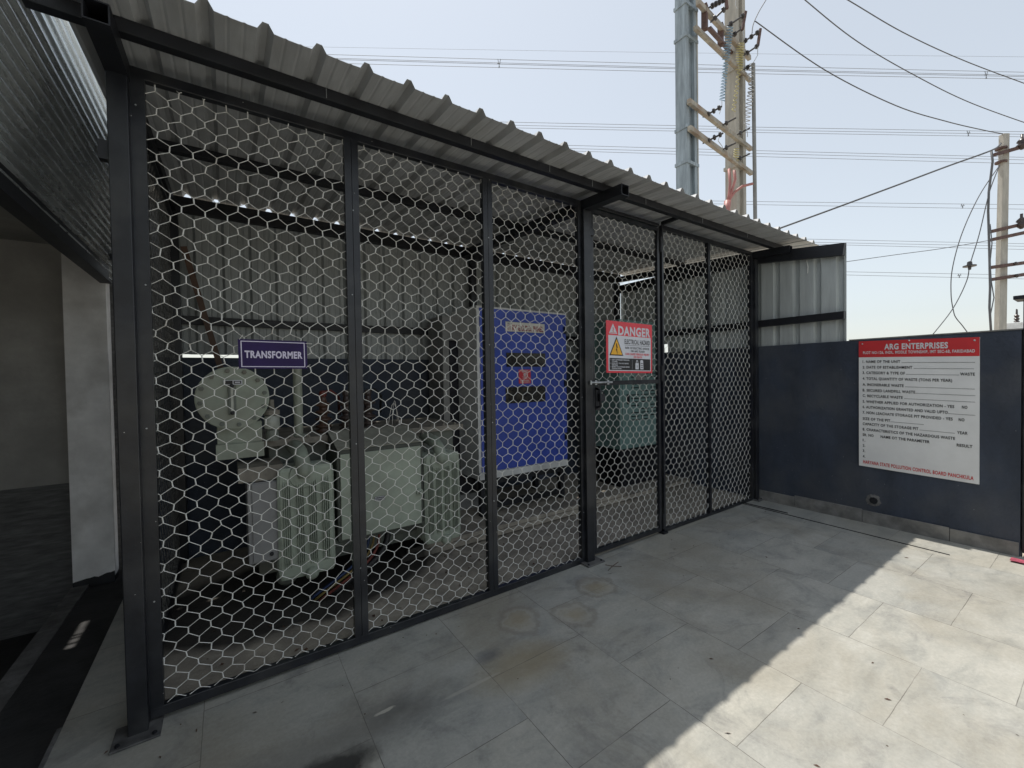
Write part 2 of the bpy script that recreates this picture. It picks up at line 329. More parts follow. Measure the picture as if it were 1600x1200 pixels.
# ------------------------------------------------------------------ wire netting
HW, HH, HB = .0875, .107, .027
def netting(mb, P, u0, u1, v0, v1, seed, r=.0016):
    """hexagonal netting over the rectangle u0..u1 x v0..v1; P(u,v,d) maps to world"""
    rnd = random.Random(seed); ou, ov = rnd.random()*HW, rnd.random()*HH
    ph = [rnd.random()*6.28 for _ in range(6)]
    jit = {}
    dents = [(rnd.uniform(u0, u1), rnd.uniform(v0, v1), rnd.uniform(-.007, .007), rnd.uniform(-.008, .006), rnd.uniform(.06, .16)) for _ in range(int(9*(u1-u0)*(v1-v0)))]
    def node(i, r_, e):
        k = (i, r_, e)
        if k not in jit:
            u = (i + .5*(r_ % 2))*HW; v = r_*HH/2 + (HB/2 if e else -HB/2)
            sag = .010*sin(2.1*u+1.7*v+ph[0]) + .004*sin(6*v+ph[1])
            sv = .012*sin(2.6*u+ph[2]) + .004*sin(7*u+2*v+ph[3])
            uu, vv = u0-ou-HW+u, v0-ov-HH+v
            for du, dv, a_, b_, w_ in dents:
                q_ = ((uu-du)**2+(vv-dv)**2)/(w_*w_)
                if q_ < 5: e_ = math.exp(-q_); sag += a_*e_; sv += b_*e_
            jit[k] = (u0-ou-HW+u+sag+rnd.gauss(0, .0022), v0-ov-HH+v+sv+rnd.gauss(0, .0022), .006*sin(5*u+ph[4])*sin(3*v+ph[5]))
        return jit[k]
    def seg(a, b, rr, n=4):
        t0, t1 = 0., 1.; d = [b[k]-a[k] for k in range(3)]
        for k, lo, hi in ((0, u0, u1), (1, v0, v1)):
            if abs(d[k]) < 1e-9:
                if a[k] < lo or a[k] > hi: return
                continue
            q0, q1 = (lo-a[k])/d[k], (hi-a[k])/d[k]
            if q0 > q1: q0, q1 = q1, q0
            t0, t1 = max(t0, q0), min(t1, q1)
        if t1-t0 < .02: return
        mb.tube([P(*[a[k]+d[k]*t for k in range(3)]) for t in (t0, t1)], rr, n, cap=False)
    for r_ in range(0, int((v1-v0)/(HH/2))+6):
        for i in range(0, int((u1-u0)/HW)+4):
            a, b = node(i, r_, 0), node(i, r_, 1)
            seg(a, b, r*1.75)
            j = i if r_ % 2 == 0 else i+1
            seg(b, node(j, r_+1, 0), r); seg(b, node(j-1, r_+1, 0), r)
    return mb

def profile(s0, s1, pitch=.2, h=.035, wb=.058, wt=.020, groove=True, phase=0.):
    """trapezoidal sheet profile, list of (s, height)"""
    pts = []; k = math.floor((s0-phase)/pitch)-1
    while phase + k*pitch < s1 + pitch:
        c = phase + k*pitch
        pts += [(c-wb/2, 0), (c-wt/2, h), (c+wt/2, h), (c+wb/2, 0)]
        if groove:
            for q in (.36, .64): pts += [(c+pitch*q-.009, 0), (c+pitch*q, .0028), (c+pitch*q+.009, 0)]
        k += 1
    pts = [p for p in pts if s0 < p[0] < s1]
    return [(s0, 0)] + pts + [(s1, 0)]
def sheet(mb, prof, stations, P, t=.0015):
    """thick sheet: prof along s, stations along e; P(s,e,h)"""
    n = len(prof); o = len(mb.v); vs = []
    for e in stations: vs += [P(s, e, h+t) for s, h in prof] + [P(s, e, h) for s, h in prof]
    fs = []
    for j in range(len(stations)-1):
        a, b = j*2*n, (j+1)*2*n
        for i in range(n-1):
            fs += [(a+i, a+i+1, b+i+1, b+i), (a+n+i, b+n+i, b+n+i+1, a+n+i+1)]
        fs += [(a, b, b+n, a+n), (a+n-1, a+2*n-1, b+2*n-1, b+n-1)]
    for a in (0, (len(stations)-1)*2*n):
        for i in range(n-1): fs.append((a+i, a+n+i, a+n+i+1, a+i+1))
    mb.add(vs, fs)

# ================================================================== THE SETTING
g = MB().box(-400, 400, -400, 400, -.9, -.8); g2 = g.build('ground', EARTH); tag(g2, kind='structure')
fl = MB()
for x0, x1, y0, y1 in ((-.36, 5.475, -14, .03), (5.475, 30, -14, -2.02)):
    fl.prism([(x0, y0, floor_z(x0)), (x1, y0, floor_z(x1)), (x1, y1, floor_z(x1)), (x0, y1, floor_z(x0))], (0, 0, -.75))
fl.prism([(-.36, .03, floor_z(-.36)), (-.055, .03, floor_z(-.055)), (-.055, 2.4, floor_z(-.055)), (-.36, 2.4, floor_z(-.36))], (0, 0, -.7))
tag(fl.build('paved_yard', TILES), kind='structure')
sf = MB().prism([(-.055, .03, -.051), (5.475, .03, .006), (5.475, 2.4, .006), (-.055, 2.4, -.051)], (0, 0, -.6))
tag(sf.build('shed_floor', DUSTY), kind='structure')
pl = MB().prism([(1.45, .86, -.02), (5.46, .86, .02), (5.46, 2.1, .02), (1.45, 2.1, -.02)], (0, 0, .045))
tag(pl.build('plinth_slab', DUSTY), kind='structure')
# sunken ramp of the side alley, its kerb and the lower floor beyond
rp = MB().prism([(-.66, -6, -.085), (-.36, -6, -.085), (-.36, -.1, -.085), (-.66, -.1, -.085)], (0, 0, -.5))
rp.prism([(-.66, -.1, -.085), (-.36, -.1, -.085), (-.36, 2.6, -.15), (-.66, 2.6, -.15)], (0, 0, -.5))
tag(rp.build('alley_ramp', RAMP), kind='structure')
kb = MB().prism([(-.76, -6, -.05), (-.66, -6, -.05), (-.66, 2.3, -.12), (-.76, 2.3, -.12)], (0, 0, -.5))
kb.prism([(-.375, -6, -.052), (-.36, -6, -.052), (-.36, .2, -.052), (-.375, .2, -.052)], (0, 0, -.3))
tag(kb.build('kerb', KERB), kind='structure')
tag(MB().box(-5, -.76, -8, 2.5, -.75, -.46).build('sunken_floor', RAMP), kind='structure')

# ---- boundary walls
def wall_thing(label, loc): return thing('boundary_wall', label, 'wall', loc)
w = wall_thing('dark navy painted boundary wall with grey stone skirting and a notice board on it', (5.53, -1.0, 0))
MB().box(5.46, 5.60, -2.005, 2.4, -.3, 1.795).build('wall_body', WALLP, w)
MB().box(5.452, 5.608, -2.010, -.90, 1.796, 1.806).build('coping', SKIRT, w)
sk = MB()
for i, (a, b) in enumerate(((-2.0, -1.615), (-1.612, -1.01), (-1.007, -.41), (-.407, .0))):
    sk.box(5.445-.002*(i % 2), 5.4595, a, b, -.02, .112+.008*(i % 3))
sk.build('skirting', SKIRT, w, bevel=.003)
hole = MB(); rr = random.Random(3); hc = at(1365, 782, x=5.459)
n = 26
ri = [.030+.006*rr.random() for _ in range(n)]; ro = [.048+.016*rr.random() for _ in range(n)]
vs = [hc+V((-.002-.006*rr.random(), cos(2*pi*k/n)*ri[k], sin(2*pi*k/n)*ri[k])) for k in range(n)] + [hc+V((-.0006, cos(2*pi*k/n)*ro[k], sin(2*pi*k/n)*ro[k])) for k in range(n)]
hole.add(vs, [(k, (k+1) % n, n+(k+1) % n, n+k) for k in range(n)]); hole.build('broken_plaster', KERB, w)
MB().lathe(hc+V((-.004, 0, 0)), (-1, 0, 0), [(0, .031), (.002, .030), (.002, .02), (.0021, .012)], 18).build('hole_disc', RAILB, w)  # dark disc standing in for the shaded inside of the hole
w2 = wall_thing('dark boundary wall behind the caged transformer, below grey cladding', (2.5, 2.18, 0))
MB().box(-.4, 5.455, 2.10, 2.25, -.3, 1.70).build('wall_body', WALLP, w2)

# ================================================================== TRANSFORMER SHED (cage)
shed = thing('transformer_shed', 'black steel cage shed with hexagonal wire netting and ribbed grey metal roof', 'shed', (2.7, 1.0, 0))
ROOF0 = 2.918
def roof_z(y): return ROOF0 + .06*(y+.5)
def post(x0, x1, y0, y1, z0, z1, plate=None, hw=True):
    p = MB().box(x0, x1, y0, y1, z0, z1)
    o = p.build('post', BLACK, shed, bevel=.004)
    if plate:
        a, b, c, d = plate
        q = MB().box(a, b, c, d, z0-.004, z0+.006)
        q.build('base_plate', PLATEM, o, bevel=.002)
        for bx, by in ((a+.022, c+.022), (b-.022, c+.022)): MB().lathe((bx, by, z0+.006), (0, 0, 1), [(0, .009), (.006, .009), (.006, .005), (.010, .005)], 8).build('anchor_bolt', RAILB, o)
    return o
post(-.102, -.033, -.062, .02, floor_z(-.07)+.006, 2.826, (-.152, .014, -.12, .03))
post(2.662, 2.742, -.045, .03, floor_z(2.7)+.006, 2.808, (2.615, 2.80, -.10, .05))
post(5.372, 5.44, -.045, .03, floor_z(5.4)+.006, 2.80, (5.335, 5.455, -.09, .05))
for x in (-.09, 2.78, 5.36): post(x, x+.075, 2.025, 2.092, -.05, 2.925)
# front frame: rails between the posts
def rail(name, x0, x1, z0, z1, y0=-.012, y1=.026): return MB().box(x0, x1, y0, y1, z0, z1).build(name, BLACK, shed, bevel=.003)
rail('top_rail', -.033, 2.662, 2.840, 2.888); rail('top_rail', 2.742, 3.66, 2.866, 2.893); rail('top_rail', 3.695, 5.372, 2.845, 2.890)
rail('bottom_rail', -.033, 2.662, -.034, .013); rail('bottom_rail', 3.695, 5.372, -.01, .022)
def mullion(x0, x1, z0=.012, z1=2.842, split=True):
    m_ = MB(); c = (x0+x1)/2
    if split: m_.box(x0, c-.0015, -.014, .026, z0, z1); m_.box(c+.0015, x1, -.014, .026, z0, z1); m_.box(c-.002, c+.002, -.006, .02, z0, z1)
    else: m_.box(x0, x1, -.014, .026, z0, z1)
    o = m_.build('mullion', BLACK, shed)
    rr = random.Random(int(x0*1000))
    for k in range(4):
        z = .3+k*.7+rr.random()*.35
        MB().lathe((x0+.3*(x1-x0)+rr.random()*.4*(x1-x0), -.014, z), (0, -1, 0), [(0, .004), (.0025, .0035)], 6).build('rivet', GALV, o)
mullion(-.033, .018, split=False); mullion(.864, .938); mullion(1.757, 1.830); mullion(2.632, 2.662, split=False)
mullion(3.692, 3.716, .022, 2.846, False); mullion(4.462, 4.497, .022, 2.846); mullion(5.332, 5.372, .022, 2.846, False)
FRONT = lambda u, v, d: V((u, .006+d, v))
for i, (a, b, z0) in enumerate(((.018, .864, .013), (.938, 1.757, .013), (1.830, 2.632, .013), (3.716, 4.462, .022), (4.497, 5.332, .022))):
    netting(MB(), FRONT, a-.004, b+.004, z0-.003, 2.846, 11+i).build('wire_netting', WIRE, shed)
# left side netting
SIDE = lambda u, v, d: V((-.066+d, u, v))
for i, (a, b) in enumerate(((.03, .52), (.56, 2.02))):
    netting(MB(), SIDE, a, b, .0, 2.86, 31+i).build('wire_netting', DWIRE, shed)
sm = MB().box(-.088, -.048, .52, .56, -.05, 2.90); sm.build('mullion', BLACK, shed)
MB().box(-.088, -.048, .021, 2.02, 2.86, 2.90).build('top_rail', BLACK, shed); MB().box(-.088, -.048, .021, 2.02, -.05, -.0).build('bottom_rail', BLACK, shed)
# rafters, purlins, roof
def rafter(x0, x1, y0, y1, hollow=False):
    zt = lambda y: roof_z(y)-.058
    m_ = MB(); h = .077
    xs = (x0, x1)
    out = [(x0, 0), (x1, 0), (x1, -h), (x0, -h)]; t = .005; inn = [(x0+t, -t), (x1-t, -t), (x1-t, -h+t), (x0+t, -h+t)]
    vs = [(x, y, zt(y)+dz) for y in (y0, y1) for x, dz in out] + [(x, y, zt(y)+dz) for y in (y0, y0+.25) for x, dz in inn]
    fs = [(i, (i+1) % 4, 4+(i+1) % 4, 4+i) for i in range(4)] + [(4, 5, 6, 7)]
    fs += [(8+i, 8+(i+1) % 4, 12+(i+1) % 4, 12+i) for i in range(4)] + [(12, 13, 14, 15)] + [(i, (i+1) % 4, 8+(i+1) % 4, 8+i) for i in range(4)]
    m_.add(vs, fs); m_.build('rafter', RAILB, shed)
rafter(-.105, -.030, -.40, 2.09); rafter(2.665, 2.742, -.43, 2.09); rafter(5.37, 5.44, -.40, 2.09)
def purlin(y, x0, x1, hgt=.095, w_=.05):
    MB().box(x0, x1, y, y+w_, roof_z(y)-.001-hgt, roof_z(y)-.001).build('purlin', RAILB, shed, bevel=.002)
purlin(-.25, -.29, 5.66, .056)
purlin(.90, -.10, 5.45, .056, .06); MB().box(-.10, 5.45, 2.03, 2.08, roof_z(2.03)-.062, roof_z(2.03)-.012).build('purlin', RAILB, shed)
for a, b in ((-.03, 2.665), (2.742, 5.37)): MB().box(a, b, 2.03, 2.08, 2.93, 3.005).build('back_rail', RAILB, shed)
for x in (3.70,): MB().bar((x, -.20, 2.905), (x, -.01, 2.900), .03, .03).build('spacer', RAILB, shed)
sc = MB()
rs = MB(); RP = profile(-.20, 5.87, .2025, .031, .060, .022, True, .05)
def RPT(s, e, h):
    sag = -.004*math.sin(pi*((s-.05)/.2025 % 1)) * max(0, (-e-.28))/.22 if h < .02 else 0
    return V((s, e, roof_z(e)+h+sag))
sheet(rs, RP, [-.50, -.42, -.30, .3, 1.2, 2.092], RPT); rs.build('roof_sheet', SHEET, shed)
for k in (3, 7, 10, 12, 15, 19, 23):
    x = .05+.2025*(k+.36)
    MB().tube([(x, -.2525, roof_z(-.25)-.052+.004*(k % 3)), (x, -.2525, roof_z(-.25)-.004)], .0018, 5).build('hook_bolt', GALV, shed)
# back cladding with its rail and brace
bc = MB(); PHB = .06
BACKP = lambda s, e, h: V((s, 2.108+h, e))
sheet(bc, profile(-.15, .955, .208, .03, .07, .03, True, PHB), [1.728, 3.03], BACKP)
sheet(bc, profile(.955, 5.40, .208, .03, .07, .03, True, PHB), [1.69, 3.03], BACKP); bc.build('back_cladding', CLAD, shed)
for a, b in ((-.015, 2.78), (2.855, 5.36)): MB().box(a, b, 2.055, 2.105, 1.985, 2.055).build('cladding_rail', RAILB, shed)
MB().bar((.02, 1.98, 2.62), (.275, 1.98, 1.50), .045, .045, (0, 1, 0)).build('brace', BROWNB, shed)
# gate
gx0, gx1, gz0, gz1 = 2.768, 3.655, .012, 2.85
gm = MB(); fw = .030
gm.box(gx0, gx0+fw, -.012, .02, gz0, gz1); gm.box(gx1-fw, gx1, -.012, .02, gz0, gz1)
gm.box(gx0+fw, gx1-fw, -.012, .02, gz0, gz0+.034); gm.box(gx0+fw, gx1-fw, -.012, .02, gz1-.03, gz1)
gm.box(gx0+fw, gx1-fw, -.011, .019, 1.405, 1.442)
gate = gm.build('gate', BLACK, shed)
netting(MB(), FRONT, gx0+fw-.004, gx1-fw+.004, gz0+.03, 1.408, 51).build('wire_netting', WIRE, gate)
netting(MB(), FRONT, gx0+fw-.004, gx1-fw+.004, 1.440, gz1-.028, 52).build('wire_netting', WIRE, gate)
lb = MB().tube([(2.70, -.058, 1.432), (2.98, -.030, 1.430)], .008, 10); lb.lathe((2.705, -.058, 1.432), (0, 0, -1), [(-.016, .009), (.016, .009)], 10)
for x in (2.79, 2.93): lb.box(x-.012, x+.012, -.034, -.012, 1.412, 1.45)
lb.build('slide_bolt', GALV, gate)
lp = MB().box(2.80, 2.86, -.016, -.004, 1.20, 1.40); lp.build('lock_plate', RAILB, gate)
ph = MB().tube([(2.812, -.018, 1.38), (2.812, -.055, 1.37), (2.812, -.060, 1.30), (2.812, -.055, 1.235), (2.812, -.018, 1.225)], .010, 8); ph.build('pull_handle', RAILB, gate, True)
pk = MB().tube([(2.855+.02*cos(a), -.03, 1.335+.026*sin(a)) for a in [pi*k/8 for k in range(9)]], .005, 8); pk.box(2.828, 2.882, -.044, -.018, 1.275, 1.335); pk.build('padlock', RAILB, gate)
for z in (.10, 1.50, 2.70):
    hg = MB().lathe((3.672, -.016, z-.07), (0, 0, 1), [(0, .013), (.066, .013), (.067, .010), (.070, .010), (.071, .013), (.14, .013)], 10); hg.build('hinge', RAILB, gate)
MB().box(2.745, 2.785, -.036, -.013, 2.62, 2.68).build('gate_stop', BLACK, gate, bevel=.003)
MB().box(3.655, 3.72, -.035, .03, floor_z(3.7), .0).build('gate_foot', RAILB, shed)

# ================================================================== SIGNS ON THE CAGE
def plate(root, m, O, A, D, nrm, t=.004, name='panel'):
    O, A, D = V(O), V(A), V(D); MB().prism([O, O+A, O+A+D, O+D], -V(nrm).normalized()*t).build(name, m, root)
tr = thing('name_sign', 'small indigo plate reading TRANSFORMER wired to the netting', 'sign', (.494, -.012, 1.62))
O, A, D = V((.340, -.020, 1.699)), V((.308, 0, -.002)), V((.001, 0, -.146))
plate(tr, SIGNP, O, A, D, (0, -1, 0)); B = Board(O, A, D, (0, -1, 0), tr)
bw = .014; u0, v0, u1, v1 = .035, .055, .965, .945
for a in ((u0, v0, u1, v0+.028), (u0, v1-.028, u1, v1), (u0, v0+.028, u0+bw, v1-.028), (u1-bw, v0+.028, u1, v1-.028)): B.rect('border_line', SIGNL, *a, 1)
B.text(SIGNL, 'TRANSFORMER', .085, .925, .385, .625, 1, .038); B.finish()
for u, v, du, dv in ((.02, .02, .05, -.16), (.98, .08, .10, .01), (.98, .95, .06, -.10), (.0, .97, -.03, .06)):
    MB().tube([B.p(u, v, 3), B.p(u+du, v+dv, 8)], .0014, 5).build('tie_wire', WIRE, tr)

ds = thing('danger_sign', 'red and white DANGER electrical hazard sign with amber triangle hung on the gate', 'sign', (3.22, -.02, 1.7))
O, A, D = V((2.926, -.022, 1.950)), V((.598, 0, -.009)), V((-.002, 0, -.440))
plate(ds, SIGNDR, O, A, D, (0, -1, 0)); B = Board(O, A, D, (0, -1, 0), ds)
B.rect('white_field', SIGNG, .040, .275, .965, .962, 1)
B.rect('black_field', SIGNK, .060, .715, .948, .945, 2)
B.text(SIGNG, 'DANGER', .245, .955, .085, .255, 1, .038)
B.poly('warning_triangle', SIGNG, [(.135, .05), (.225, .245), (.055, .245)], 1)
bolt = [(.0, -.5), (.16, -.06), (.03, -.02), (.14, .5), (-.16, .04), (-.02, 0), (-.12, -.4)]
B.poly('warning_triangle', SIGNDR, [(.138+p*.10, .175+q*.12) for p, q in bolt], 2)
B.rect('warning_triangle', SIGNDR, .075, .225, .205, .232, 2)
B.poly('hazard_triangle', SIGNK, [(.205, .295), (.345, .665), (.058, .665)], 2)
B.poly('hazard_triangle', SIGNY, [(.205, .345), (.320, .645), (.085, .645)], 3)
B.poly('hazard_triangle', SIGNK, [(.205+p*.12, .53+q*.22) for p, q in bolt], 4)
B.text(SIGNK, 'ELECTRICAL HAZARD', .375, .94, .335, .425, 2, .02)
B.rect('rule_line', SIGNK, .375, .448, .94, .454, 2)
B.text(SIGNK, 'RISK OF ELECTRIC SHOCK', .39, .93, .483, .523, 2, .02); B.text(SIGNK, 'OR ARC FLASH', .51, .82, .543, .583, 2, .02)
B.text(SIGNDR, 'CAN CAUSE SERIOUS INJURY', .39, .93, .603, .643, 2, .03); B.text(SIGNDR, 'OR DEATH', .57, .76, .66, .70, 2, .03)
for i, (t_, w_) in enumerate((('ONLY AUTHORIZED PERSONNEL', .37), ('TO OPEN', .11), ('LOCK OUT / TAG OUT BEFORE', .35), ('SERVICING', .12), ('REPORT TO AUTHORIZED BEFORE', .37), ('STARTING WORK', .20))):
    v = .735+i*.034; B.text(SIGNG, t_, .105, .105+w_, v, v+.024, 3, .03)
    if i % 2 == 0: B.rect('lettering', SIGNG, .078, v+.007, .088, v+.018, 3)
B.rect('rule_line', SIGNG, .535, .735, .538, .93, 3)
ring_ = [(.643+.024*cos(a), .785-.045*sin(a)) for a in [pi*k/8 for k in range(9)]]
for k in range(8): B.poly('padlock_symbol', SIGNG, [ring_[k], ring_[k+1], (.643+(ring_[k+1][0]-.643)*.55, .785+(ring_[k+1][1]-.785)*.55), (.643+(ring_[k][0]-.643)*.55, .785+(ring_[k][1]-.785)*.55)], 3)
B.rect('padlock_symbol', SIGNG, .606, .80, .680, .925, 3); B.rect('padlock_symbol', SIGNG, .619, .785, .630, .80, 3); B.rect('padlock_symbol', SIGNG, .656, .785, .667, .80, 3)
B.rect('padlock_symbol', SIGNK, .639, .845, .647, .89, 4)
B.poly('tag_symbol', SIGNG, [(.715, .75), (.735, .735), (.760, .735), (.780, .75), (.787, .925), (.715, .925)], 3)
for v in (.80, .84, .88): B.rect('tag_symbol', SIGNK, .728, v, .772, v+.014, 4)
B.finish()

# ---- notice board on the boundary wall
nb = thing('notice_board', 'large white notice board with red header about hazardous waste on the navy wall', 'notice board', (5.452, -1.385, 1.16))
O, A, D = V((5.444, -.983, 1.782)), V((0, -.803, -.026)), V((0, -.001, -1.224))
plate(nb, BOARDW, O, A, D, (-1, 0, 0), .012); B = Board(O, A, D, (-1, 0, 0), nb)
B.rect('header_band', SIGNR, 0, 0, 1, .128, 1)
def bu(xc): # board fraction of a measured photo column
    p = at(1320+xc/5., 640, x=5.444); return (p.y+.983)/-.803
def bt(m, txt, a, b, v, h=.020, bold=.024): B.text(m, txt, bu(a), bu(b), v-h/2, v+h/2, 2, bold)
def dots(a, b, v):
    a, b = bu(a), bu(b); n = max(6, int((b-a)/.008))
    for k in range(n): u = a+(b-a)*k/n; B.rect('dotted_lines', SIGNK, u, v+.006, u+.005, v+.0095, 2)
bt(WHITE, 'ARG ENTERPRISES', 308, 805, .048, .042, .036); bt(WHITE, 'PLOT NO-126, INDL. MODLE TOWNSHIP, IMT SEC-68, FARIDABAD', 143, 1015, .092, .021, .024)
ROWS = [(.163, '1. NAME OF THE UNIT', 433, 445, 1018), (.207, '2. DATE OF ESTABLISHMENT', 527, 540, 1010), (.251, '3. CATEGORY & TYPE OF', 470, 480, 895), (.297, '4. TOTAL QUANTITY OF WASTE (TONS PER YEAR)', 838, 0, 0),
        (.345, 'A. INCINERABLE WASTE', 460, 472, 1018), (.390, 'B. SECURED LANDFILL WASTE', 550, 553, 1022), (.434, 'C. RECYCLABLE WASTE', 453, 465, 1020), (.480, '5. WHETHER APPLIED FOR AUTHORIZATION - YES', 855, 0, 0),
        (.524, '6. AUTHORIZATION GRANTED AND VALID UPTO', 805, 808, 1022), (.568, '7. NON LEACHATE STORAGE PIT PROVIDED - YES', 843, 0, 0), (.617, 'SIZE OF THE PIT', 355, 357, 620), (.659, 'CAPACITY OF THE STORAGE PIT', 575, 585, 862),
        (.703, '8. CHARACTERISTICS OF THE HAZARDOUS WASTE', 862, 0, 0), (.747, 'SR. NO', 225, 0, 0), (.790, '1.', 160, 0, 0), (.833, '2.', 160, 0, 0), (.876, '3.', 160, 0, 0), (.920, '4.', 160, 0, 0)]
for v, t_, xr, d0, d1 in ROWS:
    bt(SIGNK, t_, 140, xr, v)
    if d1: dots(d0, d1, v)
for t_, a, b, v in (('WASTE', 900, 1015, .251), ('NO', 915, 958, .480), ('NO', 890, 935, .568), ('YEAR', 877, 960, .659), ('NAME OT THE PARAMETER', 280, 663, .747), ('RESULT', 875, 998, .747)): bt(SIGNK, t_, a, b, v)
bt(SIGNR, 'HARYANA STATE POLLUTION CONTROL BOARD PANCHKULA', 143, 1008, .963, .026, .024)
B.finish()
for u, v in ((.035, .022), (.965, .022), (.46, .008)): MB().lathe(B.p(u, v, 1), (-1, 0, 0), [(0, .007), (.003, .007), (.005, .003)], 8).build('fixing_screw', GALV, nb)

# ================================================================== TRANSFORMER
T = thing('power_transformer', 'pale green oil transformer with finned radiators and round conservator inside the cage', 'transformer', (1.2, 1.1, .02))
MB().box(.52, 1.93, .86, 1.52, .22, 1.035).build('tank', TDARK, T, bevel=.01)
MB().box(.40, 1.99, .78, 1.60, 1.04, 1.085).build('lid', TBROWN, T, bevel=.004)
for k in range(15): MB().lathe((.45+k*.105, .805, 1.085), (0, 0, 1), [(0, .013), (.012, .013), (.012, .007), (.02, .007)], 6).build('lid_bolt', TBROWN, T)
def radiator(x0, x1, y0, z0, z1, npan=4):
    root = None; w_ = x1-x0; px = (x0+x1)/2
    for k in range(npan):
        y = y0+k*.055; m_ = MB(); t = .012
        # pressed panel: rounded outline with vertical flutes in four pairs
        cols = [0, .05]
        for gidx in range(4):
            c = .16+gidx*.227
            for j in range(4): cols += [c-.068+.036*j, c-.062+.036*j, c-.052+.036*j, c-.046+.036*j]
        cols += [.95, 1.0]
        hgt = [0, .35] + [.35, 1.0, 1.0, .35]*16 + [.35, 0]
        zs = [0, .03, .10, .16, .84, .90, .97, 1.0]
        vs = []; nc = len(cols)
        for q, zf in enumerate(zs):
            ins = .045*(1 if zf in (0, 1.0) else .25 if zf in (.03, .97) else 0)
            fl_ = 1. if .14 < zf < .86 else .35 if .02 < zf < .98 else 0
            for c, h in zip(cols, hgt):
                cc = ins+(1-2*ins)*c; hh = min(h, .35)*(.5 if fl_ == 0 else 1) + (max(0, h-.35) if fl_ == 1. else 0)
                vs.append((x0+cc*w_, y-hh*.030, z0+zf*(z1-z0)))
        nf = len(vs); vs += [(v[0], 2*y+.004-v[1], v[2]) for v in vs]
        fs = []
        for q in range(len(zs)-1):
            for c in range(nc-1):
                a = q*nc+c; fs += [(a, a+1, a+nc+1, a+nc), (nf+a, nf+a+nc, nf+a+nc+1, nf+a+1)]
        ed = [q*nc for q in range(len(zs))] + [(len(zs)-1)*nc+c for c in range(1, nc)] + [q*nc+nc-1 for q in range(len(zs)-2, -1, -1)] + [c for c in range(nc-2, 0, -1)]
        fs += [(ed[i], ed[(i+1) % len(ed)], nf+ed[(i+1) % len(ed)], nf+ed[i]) for i in range(len(ed))]
        m_.add(vs, fs)
        if root is None: root = m_.build('radiator', TGREEN, T)
        else: m_.build('panel', TGREEN, root)
    MB().lathe((px, y0+.17, z0+.06), (0, 1, 0), [(0, .048), (.20, .048)], 18).build('header_pipe', TGREEN, root)
    MB().lathe((px+.02, y0-.045, z0+.012), (0, 1, 0), [(0, .020), (.006, .033), (.02, .041), (.06, .041), (.1, .02)], 18).build('drain_plug', TGREEN, root, True)
    el = [V((px-.035, y0+.36, z1+.10)), V((px-.03, y0+.20, z1+.10)), V((px-.025, y0+.08, z1+.085)), V((px-.02, y0+.0, z1+.035)), V((px-.018, y0-.028, z1-.03)), V((px-.018, y0-.034, z1-.07))]
    MB().tube(el, [.047, .047, .047, .046, .044, .030], 18).build('header_pipe', TGREEN, root, True)
    MB().lathe((px-.018, y0-.012, z1-.055), (0, -1, 0), [(0, .085), (.008, .080), (.012, .055)], 22).build('header_boss', TGREEN, root)
radiator(.537, .873, .53, .215, .93); radiator(1.517, 1.818, .53, .215, .90)
# cable box with sloping top
cbx = MB(); a, b = .888, 1.497
cbx.prism([(a, .50, .385), (a, .50, 1.012), (a, .80, 1.10), (a, .86, 1.10), (a, .86, .385)], (b-a, 0, 0))
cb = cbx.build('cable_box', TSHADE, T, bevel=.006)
MB().prism([(a+.004, .494, 1.014), (a+.004, .80, 1.104), (a+.004, .86, 1.104), (a+.004, .86, 1.110), (a+.004, .80, 1.110), (a+.004, .490, 1.020)], (b-a-.008, 0, 0)).build('top_plate', TBROWN2, cb)
MB().box(a+.02, b-.02, .488, .499, .405, .985).build('cover', TGREEN, cb, bevel=.004)
B = Board(at(585, 776.5, y=.487), at(601, 774, y=.487)-at(585, 776.5, y=.487), at(585.5, 783.5, y=.487)-at(585, 776.5, y=.487), (0, -1, 0), cb)
B.rect('label_plate', SIGNK, 0, 0, 1, 1, 1)
for a_ in ((.05, .06, .95, .16), (.05, .84, .95, .94), (.05, .16, .09, .84), (.91, .16, .95, .84)): B.rect('label_plate', SIGNG, *a_, 2)
B.text(SIGNG, 'BUSHING', .16, .84, .32, .68, 2, .02); B.finish()
kn = MB(); kc = at(655, 768, y=.487); kn.lathe(kc, (0, -1, 0), [(0, .025), (.02, .025), (.024, .012), (.05, .012)], 14); kn.build('latch_knob', TGREEN, cb)
# conservator
cs = MB().lathe((.322, .60, 1.388), (0, 1, 0), [(.022, .165), (.95, .165), (.97, .10)], 40); con = cs.build('conservator', TGREEN, T, True)
MB().lathe((.322, .60, 1.388), (0, 1, 0), [(0, .186), (.002, .192), (.020, .192), (.022, .186)], 48).build('end_flange', TGREEN, con)
for k in range(12):
    q = 2*pi*(k+.3)/12; MB().lathe((.322+.168*cos(q), .60, 1.388+.168*sin(q)), (0, -1, 0), [(0, .014), (.004, .014), (.004, .011), (.016, .011)], 6).build('flange_bolt', TDARK, con)
gl = MB().box(.296, .336, .582, .599, 1.285, 1.475); gau = gl.build('oil_gauge', TDARK, con, bevel=.003)
MB().box(.309, .322, .578, .581, 1.30, 1.46).build('sight_glass', CLEAR, gau)
for z in (1.462, 1.298): MB().lathe((.316, .584, z), (0, -1, 0), [(0, .012), (.012, .012), (.014, .006)], 10).build('union_nut', RAILB, gau)
B = Board((.274, .580, 1.497), V((.096, 0, 0)), V((0, 0, -.028)), (0, -1, 0), con)
B.rect('level_plate', SIGNG, 0, 0, 1, 1, 1); B.rect('level_plate', SIGNK, .04, .12, .48, .88, 2); B.rect('level_plate', SIGNK, .54, .2, .94, .8, 2); B.rect('level_plate', SIGNG, .6, .36, .88, .64, 3); B.finish()
